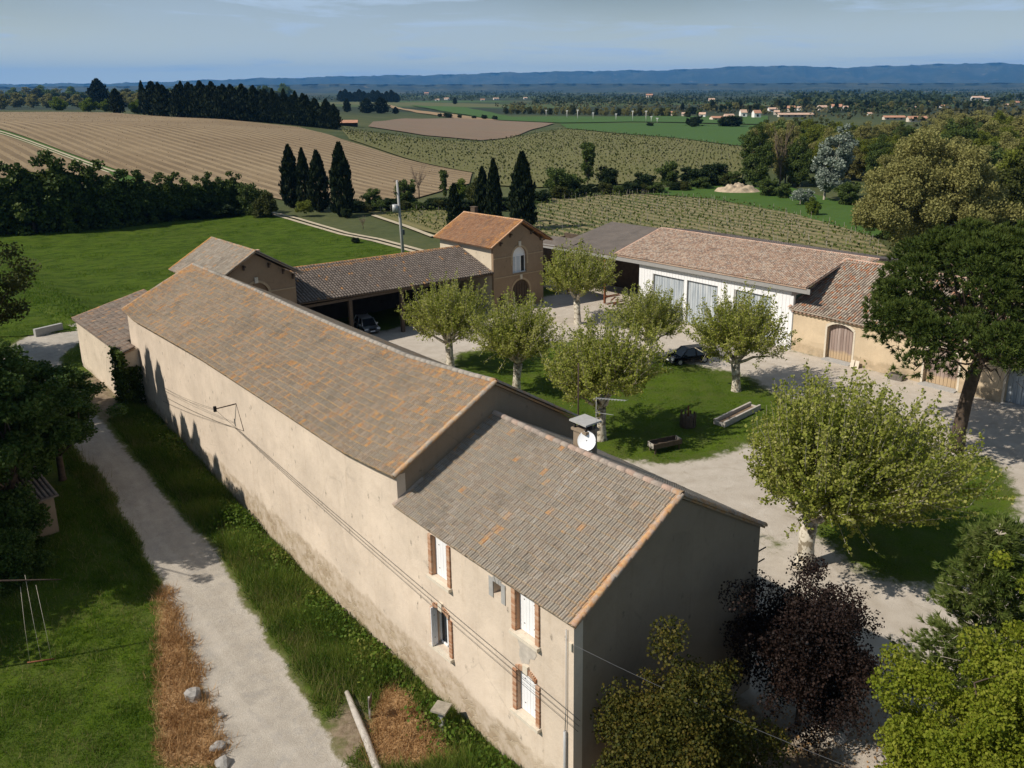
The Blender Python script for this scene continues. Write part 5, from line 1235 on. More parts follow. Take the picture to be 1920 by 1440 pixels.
for x_, y2_, h_ in ((-14.3, 47.2, 21.6), (-14.6, 45.2, 21.4), (-14.2, 41.2, 18.4), (-14.4, 39.2, 18.7), (-14.2, 36.0, 17.4), (-14.3, 32.4, 16.6), (-14.6, 49.8, 20.5), (-14.9, 43.2, 18.6), (-14.2, 37.6, 16.8), (-14.5, 34.0, 15.5)):
    plant(spire, (x_, y2_, float(terrain(x_, y2_))), (h_ - float(terrain(x_, y2_))) / 20, None, 'tall slim tree of the row beyond the left edge that shades the barn wall', 'tree', 'tall slim trees beyond the left edge', 'poplar', .95)
# ivy on the shed corner
C = np.stack([-1.12 - np.abs(nr.normal(0, .16, 5200)), nr.normal(45.2, .7, 5200), nr.uniform(1.6, 6.7, 5200)], 1)
C[:, 1] += (C[:, 2] - 4) * -.1 * nr.random(5200); C = np.concatenate([C, np.stack([nr.normal(-.6, .3, 1500), np.full(1500, 44.5) - np.abs(nr.normal(0, .12, 1500)), nr.uniform(1.6, 5.5, 1500)], 1)])
tag(link('ivy', leafmesh('ivy', C, nr.uniform(.6, 1.2, len(C)) * .2, M['l_ivy'])), 'green ivy climbing the near corner of the lean-to shed', 'ivy')

# ------------------------------------------------------------------ middle distance
def plant_px(tp, px, py, hpx, label, cat='tree', group=None, name='tree', wide=1.0, rz=None):
    """stand a tree on the terrain where its foot shows, at the height it shows"""
    p = at(px, py); d = camdist(p); h = hpx * d / F; s = h / tp.H
    return plant(tp, p, s, rz, label, cat, group, name, s * wide)
cy1 = cypress(51, 12, 1.7, 3800, .5); cy2 = cypress(52, 12, 1.5, 3400, .5, None, .1); cy3 = cypress(53, 12, 2.3, 3000, .62, None, .3)
for tp, px, py, h, w, lb in ((cy1, 548, 388, 112, 1.0, 'tall dark cypress, first of three behind the meadow track'), (cy2, 573, 392, 110, .9, 'tall dark cypress between two others behind the meadow track'),
    (cy1, 600, 396, 110, 1.05, 'tall dark cypress, nearest the lone one in the trio behind the meadow'), (cy2, 643, 405, 132, 1.15, 'lone broad dark cypress beside the trio, with a grey bush at its foot'),
    (cy1, 853, 430, 84, 1.05, 'short double topped cypress just behind the gatehouse roof'), (cy1, 906, 420, 104, .9, 'dark cypress behind the gatehouse chimney, left of a close pair'), (cy2, 927, 422, 120, .9, 'dark cypress behind the gatehouse ridge, right of a close pair'),
    (cy1, 980, 432, 142, 1.05, 'thickest and tallest cypress, behind the gatehouse gable')):
    plant_px(tp, px, py, h, lb, 'cypress', 'cypresses behind the courtyard', 'cypress', w)
pop = clump_tree(54, 11, 1.5, 6.0, 5.0, .15, 60, 70, .42, M['l_mid'], None, .8, shell=.3)
plant_px(pop, 1102, 352, 88, 'slim green poplar standing alone at the edge of the olive vineyard', 'poplar', None, 'poplar', 1.0)
bu_d = clump_tree(55, 6, 3.0, 2.5, 3.3, .15, 64, 130, .32, M['l_dark'], None, .9); bu_m = clump_tree(56, 6, 2.8, 2.5, 3.3, .14, 60, 130, .32, M['l_mid'], None, .9)
bu_f = clump_tree(57, 6, 2.9, 2.5, 3.3, .14, 60, 130, .32, M['l_fresh'], None, .9); bu_t = clump_tree(58, 8, 3.6, 3.6, 4.2, .2, 80, 120, .34, M['l_tan'], M['bark_pale'], .9)
bu_s = clump_tree(59, 6, 2.7, 2.5, 3.3, .14, 60, 130, .32, M['l_shade'], None, .9)
bare = bare_tree(60)
plant_px(bare, 786, 372, 62, 'bare leafless tree behind the electricity pole', 'tree', None, 'bare_tree')
plant_px(pop, 833, 378, 62, 'pale slender poplar just right of the bare tree', 'poplar', None, 'poplar', .8)
HB = 'bushes of the hedge below the olive vineyard'
for tp, px, py, h, w, lb in ((bu_m, 1045, 370, 58, 1.1, 'rounded hedge bush left of the lone poplar'), (bu_m, 1070, 364, 40, 1.2, 'low hedge bush at the foot of the lone poplar'), (bu_d, 1140, 352, 44, 1.0, 'dark round bush just right of the lone poplar'),
    (bu_d, 1208, 360, 40, 1.2, 'dark low bush between two gaps in the vineyard hedge'), (bu_m, 1256, 348, 48, .9, 'taller green bush in the vineyard hedge with a thin pale trunk'), (bu_d, 1300, 350, 40, 1.5, 'wide dark bush in the vineyard hedge left of the earth mound'),
    (bu_d, 1338, 346, 46, 1.3, 'dark bush of the vineyard hedge nearest the earth mound'), (bu_m, 1375, 350, 30, 1.4, 'small bush right behind the earth mound'),
    (bu_m, 700, 388, 36, 1.2, 'green bush left of the electricity pole at the field edge'), (bu_m, 762, 388, 54, .9, 'upright green bush behind the electricity pole'), (bu_f, 862, 376, 42, 1.0, 'light bush beside the short double cypress'),
    (bu_s, 896, 390, 60, .8, 'brownish bush half hidden between the dark cypresses'), (bu_d, 735, 392, 24, 1.8, 'low dark scrub beneath the bare tree'), (bu_d, 820, 388, 20, 2.4, 'long low dark scrub behind the young vines'),
    (bu_d, 1010, 380, 26, 2.0, 'low dark scrub at the corner of the grassy vineyard'), (bu_f, 1292, 358, 14, .8, 'tiny pale sapling on the grass left of the earth mound')):
    plant_px(tp, px, py, h, lb, 'bush', HB, 'bush', w)
plant_px(bu_m, 468, 402, 62, 'grey green tree at the end of the dark pine hedge', 'tree', None, 'tree', 1.0)
plant_px(bu_s, 500, 408, 52, 'small olive coloured tree where the meadow track starts', 'tree', None, 'tree', 1.0)
plant_px(clump_tree(61, 4, 2.2, 2, 1.9, 0, 30, 80, .3, M['l_yellow'], None, .7), 572, 405, 32, 'pale yellowish bush in front of the cypress trio', 'bush', None, 'bush', 1.0)
plant_px(bu_d, 650, 408, 20, 'low dark bush at the foot of the lone cypress', 'bush', None, 'bush', 1.0)
plant_px(bare, 681, 429, 24, 'stunted bare shrub on the grass left of the electricity pole', 'bush', None, 'bush', 1.3)
plant_px(bu_d, 667, 457, 14, 'little dark bush beside the farm track', 'bush', None, 'bush', 1.2)
# dark pine hedge along the far side of the meadow
hp1 = clump_tree(62, 11, 3.4, 5.0, 6.0, .22, 90, 100, .5, M['l_pine'], None, 1.1, shell=.3, limbs=8); hp2 = clump_tree(63, 11, 2.9, 4.8, 6.2, .2, 84, 100, .5, M['l_pine'], None, 1.1, shell=.3, limbs=8); hp3 = clump_tree(64, 11, 3.1, 4.8, 6.2, .2, 84, 100, .5, M['l_pine'], None, 1.1, shell=.3)
GH = 'dark pines of the hedge across the meadow'
for i, (px, py, h) in enumerate(((-14, 444, 122), (14, 442, 128), (40, 441, 120), (66, 440, 138), (92, 438, 132), (116, 437, 140), (134, 436, 136), (166, 434, 96), (196, 431, 118), (218, 429, 112), (242, 426, 100), (266, 424, 96), (288, 421, 92), (310, 419, 88), (332, 416, 84), (354, 413, 80), (376, 410, 74), (398, 407, 76), (418, 404, 72), (436, 402, 74), (450, 400, 66))):
    plant_px((hp1, hp2, hp3)[i % 3], px, py - 2, h, ORD[i] + ' dark pine from the left in the hedge across the meadow', 'pine', GH, 'pine_tree', 1.0 if i < 9 else .95)
# dark cypress belt on the vineyard hill
GC = 'dark cypresses of the belt on the vineyard hill'
for i in range(42):
    f = i / 41; px = 338 + f * 290; py = 221 + 22 * f ** 1.5; h = (58 - 6 * f + 9 * math.sin(i * 2.3)) * (1 if i < 36 else .85)
    plant_px((cy3, cy1, cy3)[i % 3], px, py - .5, h, 'dark cypress in the dense belt along the vineyard hill crest', 'cypress', GC, 'cypress', 1.15 if i % 3 != 1 else .95)
for px, py, h, tp, w, lb in ((188, 205, 54, cy3, 1.5, 'broad dark conifer rising above the woods on the left skyline'), (221, 213, 44, cy3, 1.3, 'dark conifer at the woodland edge, left of the lone thin cypress'), (271, 215, 60, cy1, .8, 'lone thin cypress standing clear of the woods'),
    (290, 217, 60, cy3, 1.5, 'wide dark conifer group just left of the gap in the belt'), (310, 219, 56, cy3, 1.4, 'second wide conifer beside the gap in the hill belt'), (302, 218, 60, cy1, 1.2, 'dark conifer squeezed between two wide ones by the gap')):
    plant_px(tp, px, py, h, lb, 'conifer', None, 'conifer', w)
# woods behind the hill
GW = 'spring trees of the wood behind the hill vineyard'
for i in range(64):
    px = -50 + i * 9.4 + rnd.uniform(-4, 4); row = i % 3; py = 203 - row * 7 + rnd.uniform(-2, 2) - max(0, (px - 250) * .01); h = rnd.uniform(24, 36) - row * 3
    if px > 335 and row == 0: continue
    plant_px((bu_t, bu_s, bu_f, bu_t, bu_m, bu_t)[i % 6], px, py, h, 'leafing tree in the brownish wood behind the hill vineyard', 'tree', GW, 'tree', 1.1)
for px, py, h, lb in ((112, 207, 26, 'bright round bush at the wood edge above the brown vineyard, left of two'), (165, 209, 26, 'bright yellow green bush at the wood edge between darker trees'), (259, 213, 28, 'lime bush left of the lone thin cypress'), (200, 209, 24, 'green bush right of the broad conifer on the left skyline')):
    plant_px(bu_f, px, py, h, lb, 'bush', None, 'bush', 1.2)
# clumps beyond the belt
for i in range(13):
    plant_px(cy3, 640 + i * 8.6, 190 + i * .15, 19 + 3 * math.sin(i * 1.9), 'dark pine of the far square copse beyond the hill', 'pine', 'dark pines of the far copse', 'pine_tree', 1.7)
for px, py, h, w, lb in ((651, 210, 24, 1.2, 'small dark conical tree left of the far dark pair'), (688, 212, 26, 2.2, 'wide dark far tree, left of a pair on the slope'), (715, 212, 28, 2.2, 'wide dark far tree, right of a pair on the slope'), (742, 213, 12, 2.0, 'small dark bush right of the far pair'), (853, 195, 12, 1.4, 'small dark tree alone in the far green field')):
    plant_px(cy3, px, py, h, lb, 'tree', None, 'tree', w)
for i, px in enumerate((825, 837, 843, 862, 889, 908, 928)):
    plant_px(bu_d, px, 219 + i * 1.0, 7 + (i * 3) % 4, 'tiny bush on the line below the pale stubble strip', 'bush', 'bushes below the stubble strip', 'bush', 1.3)
# right-hand woods
RT = 'trees of the wood behind the wine cellar'
big_t = clump_tree(65, 15, 9.0, 8.2, 6.8, .5, 230, 420, .26, M['l_tan'], M['bark_plane'], 1.45, shell=.4, limbs=10)
plant_px(big_t, 1725, 492, 232, 'huge budding plane tree with tan leaves behind the cellar roof', 'tree', RT, 'tree', .98)
sil = clump_tree(66, 12, 3.5, 6.1, 5.9, .22, 90, 150, .36, M['l_silver'], M['bark_pale'], 1.0, shell=.45, lean=(2.2, -1.2), limbs=6)
plant_px(sil, 1545, 376, 130, 'silvery white poplar bent by the wind', 'poplar', RT, 'poplar', 1.0, rz=0)
sil2 = clump_tree(67, 5, 2.6, 2.6, 2.2, .1, 36, 110, .3, M['l_silver'], M['bark_pale'], .8, lean=(.8, -.4))
plant_px(sil2, 1500, 384, 34, 'low silvery bush in front of the white poplar', 'bush', RT, 'bush', 1.3, rz=0)
wl = clump_tree(68, 12, 3.7, 6.0, 6.0, .22, 110, 190, .30, M['l_mid'], M['bark_pale'], 1.05, lean=(1.6, -.9)); wy = clump_tree(69, 12, 3.9, 6.0, 6.0, .22, 110, 190, .30, M['l_yellow'], M['bark_pale'], 1.05, lean=(1.4, -.8)); wt = clump_tree(70, 12, 4.3, 6.2, 5.9, .25, 110, 190, .30, M['l_tan'], M['bark_pale'], 1.1, lean=(1, -.5)); wd_ = clump_tree(71, 12, 4.1, 6.0, 6.0, .25, 110, 190, .30, M['l_shade'], None, 1.1)
for tp, px, py, h, w, lb in ((wl, 1420, 352, 116, .85, 'grey green willow at the left end of the right-hand wood'), (bare, 1462, 348, 112, .75, 'half bare brown tree with a pale trunk at the edge of the right-hand wood'), (wt, 1472, 345, 110, .75, 'brownish tall tree right of the grey green willow'),
    (wl, 1500, 350, 92, .8, 'green wind-bent tree just left of the silver poplar'), (wy, 1530, 345, 86, .8, 'yellow green tree behind the silver poplar'), (wl, 1640, 345, 90, 1.0, 'green tree between the silver poplar and the huge plane'),
    (wy, 1600, 330, 78, 1.0, 'yellow green tree above the silver poplar'), (wl, 1560, 300, 56, 1.0, 'wind-swept green tree on top of the wood above the poplar'), (wl, 1690, 300, 60, 1.0, 'rounded green tree above the huge plane'),
    (bu_m, 1440, 368, 36, 1.2, 'green bush right of the earth mound'), (bu_m, 1470, 372, 30, 1.2, 'pale bush below the half bare tree'), (bu_m, 1590, 385, 46, 1.1, 'bush at the foot of the silver poplar'), (bu_f, 1524, 404, 36, .8, 'conical yellow green sapling alone on the grass field'),
    (wt, 1760, 300, 66, 1.2, 'tan budding tree on the ridge of the right-hand wood'), (wd_, 1800, 330, 100, 1.0, 'olive tree right of the huge plane, upper wood'), (wd_, 1870, 470, 170, 1.1, 'dark yellow green tree behind the umbrella pine'), (wy, 1905, 400, 150, 1.0, 'yellow green tree at the right edge above the pine'),
    (wt, 1845, 330, 96, 1.2, 'tan tree at the right edge of the upper wood'), (wy, 1880, 300, 90, 1.0, 'tall yellow green tree on the skyline at the right'), (wt, 1930, 310, 104, 1.2, 'tan tree cut by the right edge'), (wl, 1838, 285, 52, 1.0, 'dark green wind-bent tree on the right skyline'),
    (wd_, 1940, 470, 190, 1.0, 'shady tree cut by the right edge behind the pine'), (wy, 1800, 470, 110, 1.0, 'young yellow green tree behind the umbrella pine crown'), (bu_m, 1650, 425, 52, 1.1, 'green bush below the huge plane, left side'), (wt, 1640, 285, 44, 1.5, 'reddish brown tree on top of the right-hand wood'), (wt, 1585, 280, 40, 1.6, 'brown budding tree behind the wind-swept ones'),
    (wt, 1520, 275, 40, 1.6, 'brown budding tree at the far left of the wood top'), (wt, 1830, 262, 50, 2.2, 'rounded golden plane crown on the right skyline, left of two'), (wt, 1775, 258, 48, 1.8, 'rounded golden plane crown above the upper wood')):
    plant_px(tp, px, py, h, lb, 'tree', RT, 'tree', w)

# the rest of the wood, tree by tree
for i in range(74):
    f = (i * .618) % 1; px = 1425 + 530 * f; top = 232 - .03 * (px - 1425) + 7 * math.sin(px * .02); py = rnd.uniform(268, 312 + .16 * (px - 1425)); h = min(rnd.uniform(38, 62) + (py - 260) * .28, py - top)
    plant_px((wl, wy, wt, wt, wd_, bu_m, wt, wy)[i % 8], px, py, h, ('green', 'yellow green', 'tan budding', 'tan budding', 'shady olive', 'low green', 'tan budding', 'yellow green')[i % 8] + ' tree in the thick of the wood behind the wine cellar', 'tree', RT, 'tree', 1.15)
for i in range(26):
    px = 1655 + 11.5 * i + rnd.uniform(-4, 4); py = rnd.uniform(330, 470); plant_px((wd_, wy, wl, wt)[i % 4], px, py, rnd.uniform(70, 110), ('shady olive', 'yellow green', 'green', 'tan budding')[i % 4] + ' tree in the lower wood between the cellar and the right edge', 'tree', RT, 'tree', 1.1)

for i in range(30):
    f = i / 29; px = (668 + 330 * f * 2) if f < .5 else (1012 + 760 * (f - .5)); py = (396 - 6 * f) if f < .5 else (376 - 56 * (f - .5))
    plant_px((bu_d, bu_s, bu_m)[i % 3], px + rnd.uniform(-5, 5), py + rnd.uniform(-3, 3), rnd.uniform(15, 27), 'low scrub bush in the hedge line between the two vineyards', 'bush', 'low scrub along the hedge line', 'bush', 1.6)
for i in range(26):
    plant_px(bu_d, -30 + 18.6 * i + rnd.uniform(-4, 4), 441 - 1.45 * i * .95, rnd.uniform(18, 30), 'low dark undergrowth bush at the foot of the pine hedge', 'bush', 'undergrowth below the pine hedge', 'bush', 1.7)
# ================================================================== CARS
def car(loc, rz, paint, label, L_=4.0, W_=1.68, H_=1.43):
    t = thing('parked_car', label, 'car', loc, rz, 'cars parked in the courtyard')
    m = MB(); prof = [(-.5, .30), (-.5, .52), (-.485, .66), (-.40, .715), (-.27, .74), (-.02, .75), (.25, .75), (.44, .74), (.495, .66), (.5, .45), (.49, .28)]
    k = len(prof); V = []
    for s, wd in ((-1, .86), (-1, 1.0), (1, 1.0), (1, .86)):
        for x, z in prof:
            zz = z * 1.02; ww = wd if abs(x) < .43 else wd * .94
            V.append((x * L_, s * ww * W_ / 2, zz + (.02 if abs(wd) < 1 else -.05 * (z > .6))))
    Fs = [(r * k + i, r * k + i + 1, (r + 1) * k + i + 1, (r + 1) * k + i) for r in range(3) for i in range(k - 1)]
    Fs += [tuple(i for i in range(k))[::-1], tuple(3 * k + i for i in range(k)), (0, k, 2 * k, 3 * k), (k - 1, 4 * k - 1, 3 * k - 1, 2 * k - 1)]
    m.add(V, Fs, True)
    body = m.build('body', paint, t)
    # cabin: roof skin over glass all round
    lo = [(-.27, .74), (.43, .72)]; hi = [(-.10, H_ / 1.0), (.33, H_ * .985)]
    def ring(z, x0, x1, w): return [(x0 * L_, -w * W_ / 2, z), (x1 * L_, -w * W_ / 2, z), (x1 * L_, w * W_ / 2, z), (x0 * L_, w * W_ / 2, z)]
    A, B = ring(.745, -.27, .44, .90), ring(H_ - .05, -.10, .35, .70)
    MB().add(A + B, [(0, 1, 5, 4), (1, 2, 6, 5), (2, 3, 7, 6), (3, 0, 4, 7)]).build('windows', M['glass'], body)
    Rr = ring(H_ - .055, -.115, .365, .72) + ring(H_, -.06, .30, .60)
    MB().add(Rr, [(0, 1, 5, 4), (1, 2, 6, 5), (2, 3, 7, 6), (3, 0, 4, 7), (4, 5, 6, 7)]).build('roof', paint, body)
    pm = MB()
    for s in (-1, 1):
        for xa, xb, w_ in ((-.27, -.105, .05), (.10, .10, .06), (.44, .355, .08)): pm.tube([(xa * L_, s * .905 * W_ / 2, .745), (xb * L_, s * .71 * W_ / 2, H_ - .05)], w_, 5)
    pm.build('pillar', paint, body)
    for sx in (-.31, .31):
        for s in (-1, 1):
            w = MB().tube([(sx * L_, s * (W_ / 2 - .20), .30), (sx * L_, s * (W_ / 2 - .005), .30)], .30, 16).build('wheel', M['tyre'], t)
            MB().tube([(sx * L_, s * (W_ / 2 - .01), .30), (sx * L_, s * (W_ / 2 + .006), .30)], .19, 12).build('rim', M['zinc'], w)
    for s in (-1, 1):
        MB().box((-.485 * L_, s * .62, .64), (.14, .36, .15)).build('headlight', M['lamp'], t)
        MB().box((.488 * L_, s * .64, .66), (.08, .22, .22)).build('tail_light', M['red'], t)
        MB().box((-.17 * L_, s * (W_ / 2 + .07), .86), (.12, .18, .13)).build('wing_mirror', paint, t)
    MB().box((-.492 * L_, 0, .40), (.12, W_ * .93, .20)).build('bumper', M['bumper'], t)
    MB().box((-.507 * L_, 0, .58), (.05, .62, .11)).build('grille', M['tyre'], t)
    MB().box((-.52 * L_, 0, .42), (.04, .46, .10)).build('number_plate', M['white_paint'], t)
    MB().box((.505 * L_, 0, .62), (.03, .5, .11)).build('number_plate', M['white_paint'], t)
    return t
M['tyre'] = simple('black_rubber', (.015, .015, .016), .8, .1); M['bumper'] = simple('bumper_grey', (.10, .10, .105), .6, .1); M['lamp'] = simple('lamp_glass', (.62, .65, .68), .15, .05); M['red'] = simple('tail_red', (.30, .015, .012), .3, .1)
M['silver'] = simple('silver_paint', (.60, .62, .64), .3, .03, 2, .4); M['blackcar'] = simple('black_paint', (.008, .009, .012), .25, .1, 2)
car((25.9, 59.2, 0), math.radians(78), M['silver'], 'small silver car parked nose out in the shade of the cart shed')
car((42.4, 30.3, 0), math.radians(-22), M['blackcar'], 'black car parked under the plane trees at the lawn edge')

# ================================================================== COURTYARD OBJECTS
def put(o, p, rz=0.0): o.location = tuple(p); o.rotation_euler = (0, 0, rz); return o
tr = thing('timber_planter', 'long narrow bed framed by two weathered beams on the courtyard lawn', 'planter', (34.6, 18.98, 0), math.atan2(18.9 - 18.5, 36.95 - 32.1))
for s in (-1, 1): MB().box((0, s * .42, .22), (5.0, .16, .42)).build('beam', M['wood_grey'], tr)
MB().box((-2.4, 0, .14), (.14, .7, .26)).box((2.4, 0, .14), (.14, .7, .26)).build('end_board', M['wood_grey'], tr)
MB().box((0, 0, .10), (4.7, .66, .14)).build('soil', simple('dry_leaf_soil', (.20, .14, .09), .95, .4, 9), tr)
ct = thing('old_trough', 'dark old wooden trough on short legs in the plane tree shade, near the gravel', 'trough', (25.8, 18.55, 0), math.atan2(-.67, 2.38))
for s in (-1, 1): MB().box((0, s * .38, .58), (2.3, .07, .34)).build('side_board', M['wood_dark'], ct)
MB().box((0, 0, .44), (2.3, .72, .06)).build('bottom_board', M['wood_dark'], ct)
for s in (-1, 1):
    MB().box((s * 1.13, 0, .58), (.06, .76, .34)).build('end_board', M['wood_grey'], ct)
    for q in (-1, 1): MB().box((s * .95, q * .33, .2), (.09, .09, .45)).build('leg', M['wood_dark'], ct)
st = thing('old_wine_press', 'dark weathered stump of an old press standing on the shaded lawn', 'wine press', (30.35, 20.3, 0), .4)
MB().tube([(0, 0, -.1), (0, 0, .25), (0, 0, .8)], [.62, .55, .5], 12).build('basket', M['wood_dark'], st)
for i in range(10):
    a = 6.283 * i / 10; MB().box((.57 * math.cos(a), .57 * math.sin(a), .55), (.05, .15, 1.0 + .08 * (i % 3)), a).build('stave', M['wood_dark'], st)
MB().tube([(0, 0, .7), (0, 0, 1.6)], .06, 8).build('screw_post', M['rust'], st)
for k_, (y_, lb) in enumerate(((19.55, 'pale flat stone leaning by the plank door, nearest the door'), (19.1, 'pale flat stone leaning by the plank door, farther from the door'))):
    o = tag(MB().box((0, 0, .33), (.12, .34, .70)).build('leaning_stone', M['cream_sill'], None), lb, 'stone'); put(o, (51.95, y_, 0)); o.rotation_euler = (0, .35, .1)
o = thing('stone_trough', 'small dark stone block lying against the foot of the cellar wall', 'stone block', (51.75, 15.3, 0), .12)
MB().box((0, 0, .25), (.65, 1.15, .5)).build('block', simple('dark_stone', (.16, .14, .12), .95, .3, 5, bump=.5), o)
MB().box((0, 0, .515), (.4, .9, .04)).build('hollow', M['dark'], o)
pl = thing('firewood_stack', 'low stack of reddish timber and pallets at the mouth of the dark open bay', 'wood stack', (52.6, 49.3, 0), .3)
for i in range(12): MB().box((rnd.uniform(-.3, .3), rnd.uniform(-.9, .9), .1 + .09 * i), (rnd.uniform(1.2, 2.0), .16, .08), rnd.uniform(-.5, .5)).build('plank', M['rust'] if i % 3 else M['wood_grey'], pl)

def rock(name, p, s, seed, label, cat='stone', mat=None):
    bm = bmesh.new(); bmesh.ops.create_icosphere(bm, subdivisions=2, radius=1.0); r_ = random.Random(seed); ph = [r_.uniform(0, 6) for _ in range(4)]
    for v in bm.verts:
        k = 1 + .22 * math.sin(v.co.x * 2.7 + ph[0]) * math.sin(v.co.y * 3.1 + ph[1]) + .12 * math.sin(v.co.z * 5 + ph[2]); v.co *= k; v.co.x *= s[0]; v.co.y *= s[1]; v.co.z *= s[2]
    me = bpy.data.meshes.new(name); bm.to_mesh(me); bm.free(); me.materials.append(mat or M['pale_rock']); o = link(name, me); o.location = p; o.rotation_euler = (0, 0, r_.uniform(0, 3)); return tag(o, label, cat)
M['pale_rock'] = simple('pale_rock', (.30, .28, .255), .9, .25, 6, bump=.6)
rock('boulder', (-7.55, 14.7, .14), (.36, .30, .34), 1, 'white boulder in the dry straw beside the lane', 'boulder')
rock('boulder', (-7.85, 11.3, .06), (.30, .25, .2), 2, 'grey stone at the lower end of the dry straw strip by the lane', 'boulder')
rock('boulder', (-8.0, 10.4, .05), (.30, .26, .2), 3, 'flat pale stone at the bottom edge of the photo by the lane', 'boulder')
rock('boulder', (-7.1, 12.9, .04), (.13, .11, .11), 5, 'small white stone between the lane boulders', 'boulder')
rock('boulder', (10.6, -3.9, .35), (.45, .4, .5), 4, 'pale boulder on the gravel below the purple plum tree', 'boulder')
rock('boulder', (10.1, -4.1, .15), (.3, .26, .22), 6, 'smaller flat stone beside the boulder under the plum tree', 'boulder')
lg = [(-2.75, 10.7, .16), (-3.15, 9.2, .17), (-3.5, 7.8, .16), (-3.85, 6.6, .15), (-4.3, 5.0, .14)]
tag(MB().tube(lg, [.10, .14, .15, .15, .14], 7).build('log', M['wood_grey']), 'long bent grey log lying by the dry straw at the lane edge', 'log')
sg = thing('sign_post', 'small dark sign board on a leaning post beside the log', 'sign', (-2.72, 8.9, 0), .5)
MB().box((0, 0, .55), (.07, .07, 1.1)).build('post', M['wood_grey'], sg); MB().box((0, -.05, .92), (.42, .03, .42)).build('board', M['wood_dark'], sg); sg.rotation_euler = (.05, -.12, .8)
hv_ = thing('meter_post', 'pale square slab topped post standing in the green weeds by the house wall', 'post', (-.95, 6.45, 0), .5)
MB().box((0, 0, .5), (.2, .2, 1.0)).build('post', M['grey_cement'], hv_); MB().box((0, 0, 1.03), (.62, .62, .08)).build('slab', simple('mossy_slab', (.30, .265, .21), .95, .25, 6), hv_)
sw = thing('rope_swing', 'rope swing with a thin bar seat hanging over the lawn at the left', 'swing', (-11.8, 20.7, 0), math.atan2(-.34, .64))
for x in (-.42, .42): MB().tube([(x, 0, .55), (x * .9, .03, 2.2), (x * .7, .1, 4.1)], .008, 5).build('rope', M['cream_sill'], sw)
MB().tube([(-.52, 0, .55), (.52, 0, .55)], .03, 6).build('seat_bar', M['rust'], sw)
MB().tube([(.02, .02, .03), (-.02, .04, 2.4), (-.06, .14, 4.6)], .008, 5).build('rope', M['cream_sill'], sw)
tag(MB().tube([(-21, 24.5, 4.6), (-16.5, 22.6, 5.0), (-13.0, 21.3, 4.6), (-11.2, 20.6, 4.25), (-10.6, 20.4, 4.1)], [.07, .055, .045, .03, .02], 6).build('tree_limb', M['iron']), 'thin dark limb from which the rope swing hangs', 'branch')
hA, hB = at(22, 1032), at(105, 1000); ha = math.atan2(hB[1] - hA[1], hB[0] - hA[0]); zz = float(min(hA[2], hB[2]))
hut = thing('stone_hut', 'small stone hut with a mossy tiled roof half buried in the trees at the left', 'hut', ((hA[0] + hB[0]) / 2 - 1.2 * math.sin(ha), (hA[1] + hB[1]) / 2 + 1.2 * math.cos(ha), zz), ha)
MB().box((0, 0, .95), (2.5, 2.4, 2.6)).build('wall', M['render_plain'], hut)
lay_tiles(hut, [(-1.45, -1.4, 2.25), (1.45, -1.4, 2.25)], [(-1.45, 1.4, 3.0), (1.45, 1.4, 3.0)], 'canal', M['canal_dark'], pu=.22, pv=.36)
MB().box((-1.28, -.4, .8), (.06, .8, 1.7)).build('door', M['wood_grey'], hut)
zz = float(terrain(-.5, 70))
tag(put(MB().box((0, 0, .3), (2.5, .35, .75)).build('stone_wall', M['grey_cement']), (-.8, 69.6, zz), .3), 'short low stone wall beside the bend of the white lane', 'wall')
# electricity pole with a transformer
d = pix_ray(757, 473); d = d / math.hypot(d[0], d[1]); pp = CAM + d * 118; pz = float(terrain(pp[0], pp[1]))
top = CAM[2] + (pix_ray(747, 337)[2] / math.hypot(*pix_ray(747, 337)[:2])) * 118
pole = thing('electricity_pole', 'grey concrete electricity pole with a small transformer behind the cart shed', 'utility pole', (pp[0], pp[1], pz))
hh = top - pz; lx = -.75
MB().tube([(0, 0, -.5), (lx * .5, lx * .2, hh / 2), (lx, lx * .5, hh)], [.25, .20, .15], 8).build('pole', M['grey_cement'], pole)
MB().tube([(lx * .85 - .6, -.35, hh * .66), (lx * .85 - .6, -.35, hh * .74)], .38, 10).build('transformer', M['zinc'], pole)
MB().box((lx * .6 + .45, .1, hh * .42), (.5, .4, .7)).build('switch_box', M['bumper'], pole)
MB().box((lx * .9, -.2, hh * .87), (1.6, .12, .12), .4).build('cross_arm', M['iron'], pole)
MB().box((lx, 0, hh - .1), (.8, .1, .1), .4).build('cross_arm', M['iron'], pole)
# service cables along the barn and house wall, and their bracket
br_ = thing('cable_bracket', 'black iron cable bracket sticking out of the long barn wall', 'bracket')
pA = on_plane(403, 767, (1, 0, 0), -.9); pB = on_plane(443, 757, (1, 0, 0), 0); pC = on_plane(457, 808, (1, 0, 0), -.02)
MB().tube([pB, pA], .035, 6).build('arm', M['iron'], br_); MB().tube([pB, pC], .018, 5).build('stay', M['iron'], br_)
MB().box(tuple(pA), (.14, .14, .3)).build('insulator', M['tyre'], br_)
def sag(a, b, s, n=14): a, b = np.array(a), np.array(b); return [a + (b - a) * i / n - np.array([0, 0, s * 4 * (i / n) * (1 - i / n)]) for i in range(n + 1)]
pN = on_plane(440, 800, (1, 0, 0), -.12)
cab = MB()
for k_, (qx, qy, x_) in enumerate(((1088, 1352, -.12), (1086, 1362, -.16), (1084, 1372, -.2))):
    q = on_plane(qx, qy, (1, 0, 0), x_); cab.tube(sag(pN + np.array([0, 0, -.04 * k_]), q, .10 + .05 * k_), .007, 4)
cab.tube(sag(pA, pN, .02), .008, 4)
tag(cab.build('wall_cables', M['tyre']), 'bundle of thin dark cables sagging along the barn and house wall', 'cable')
ca2 = MB()
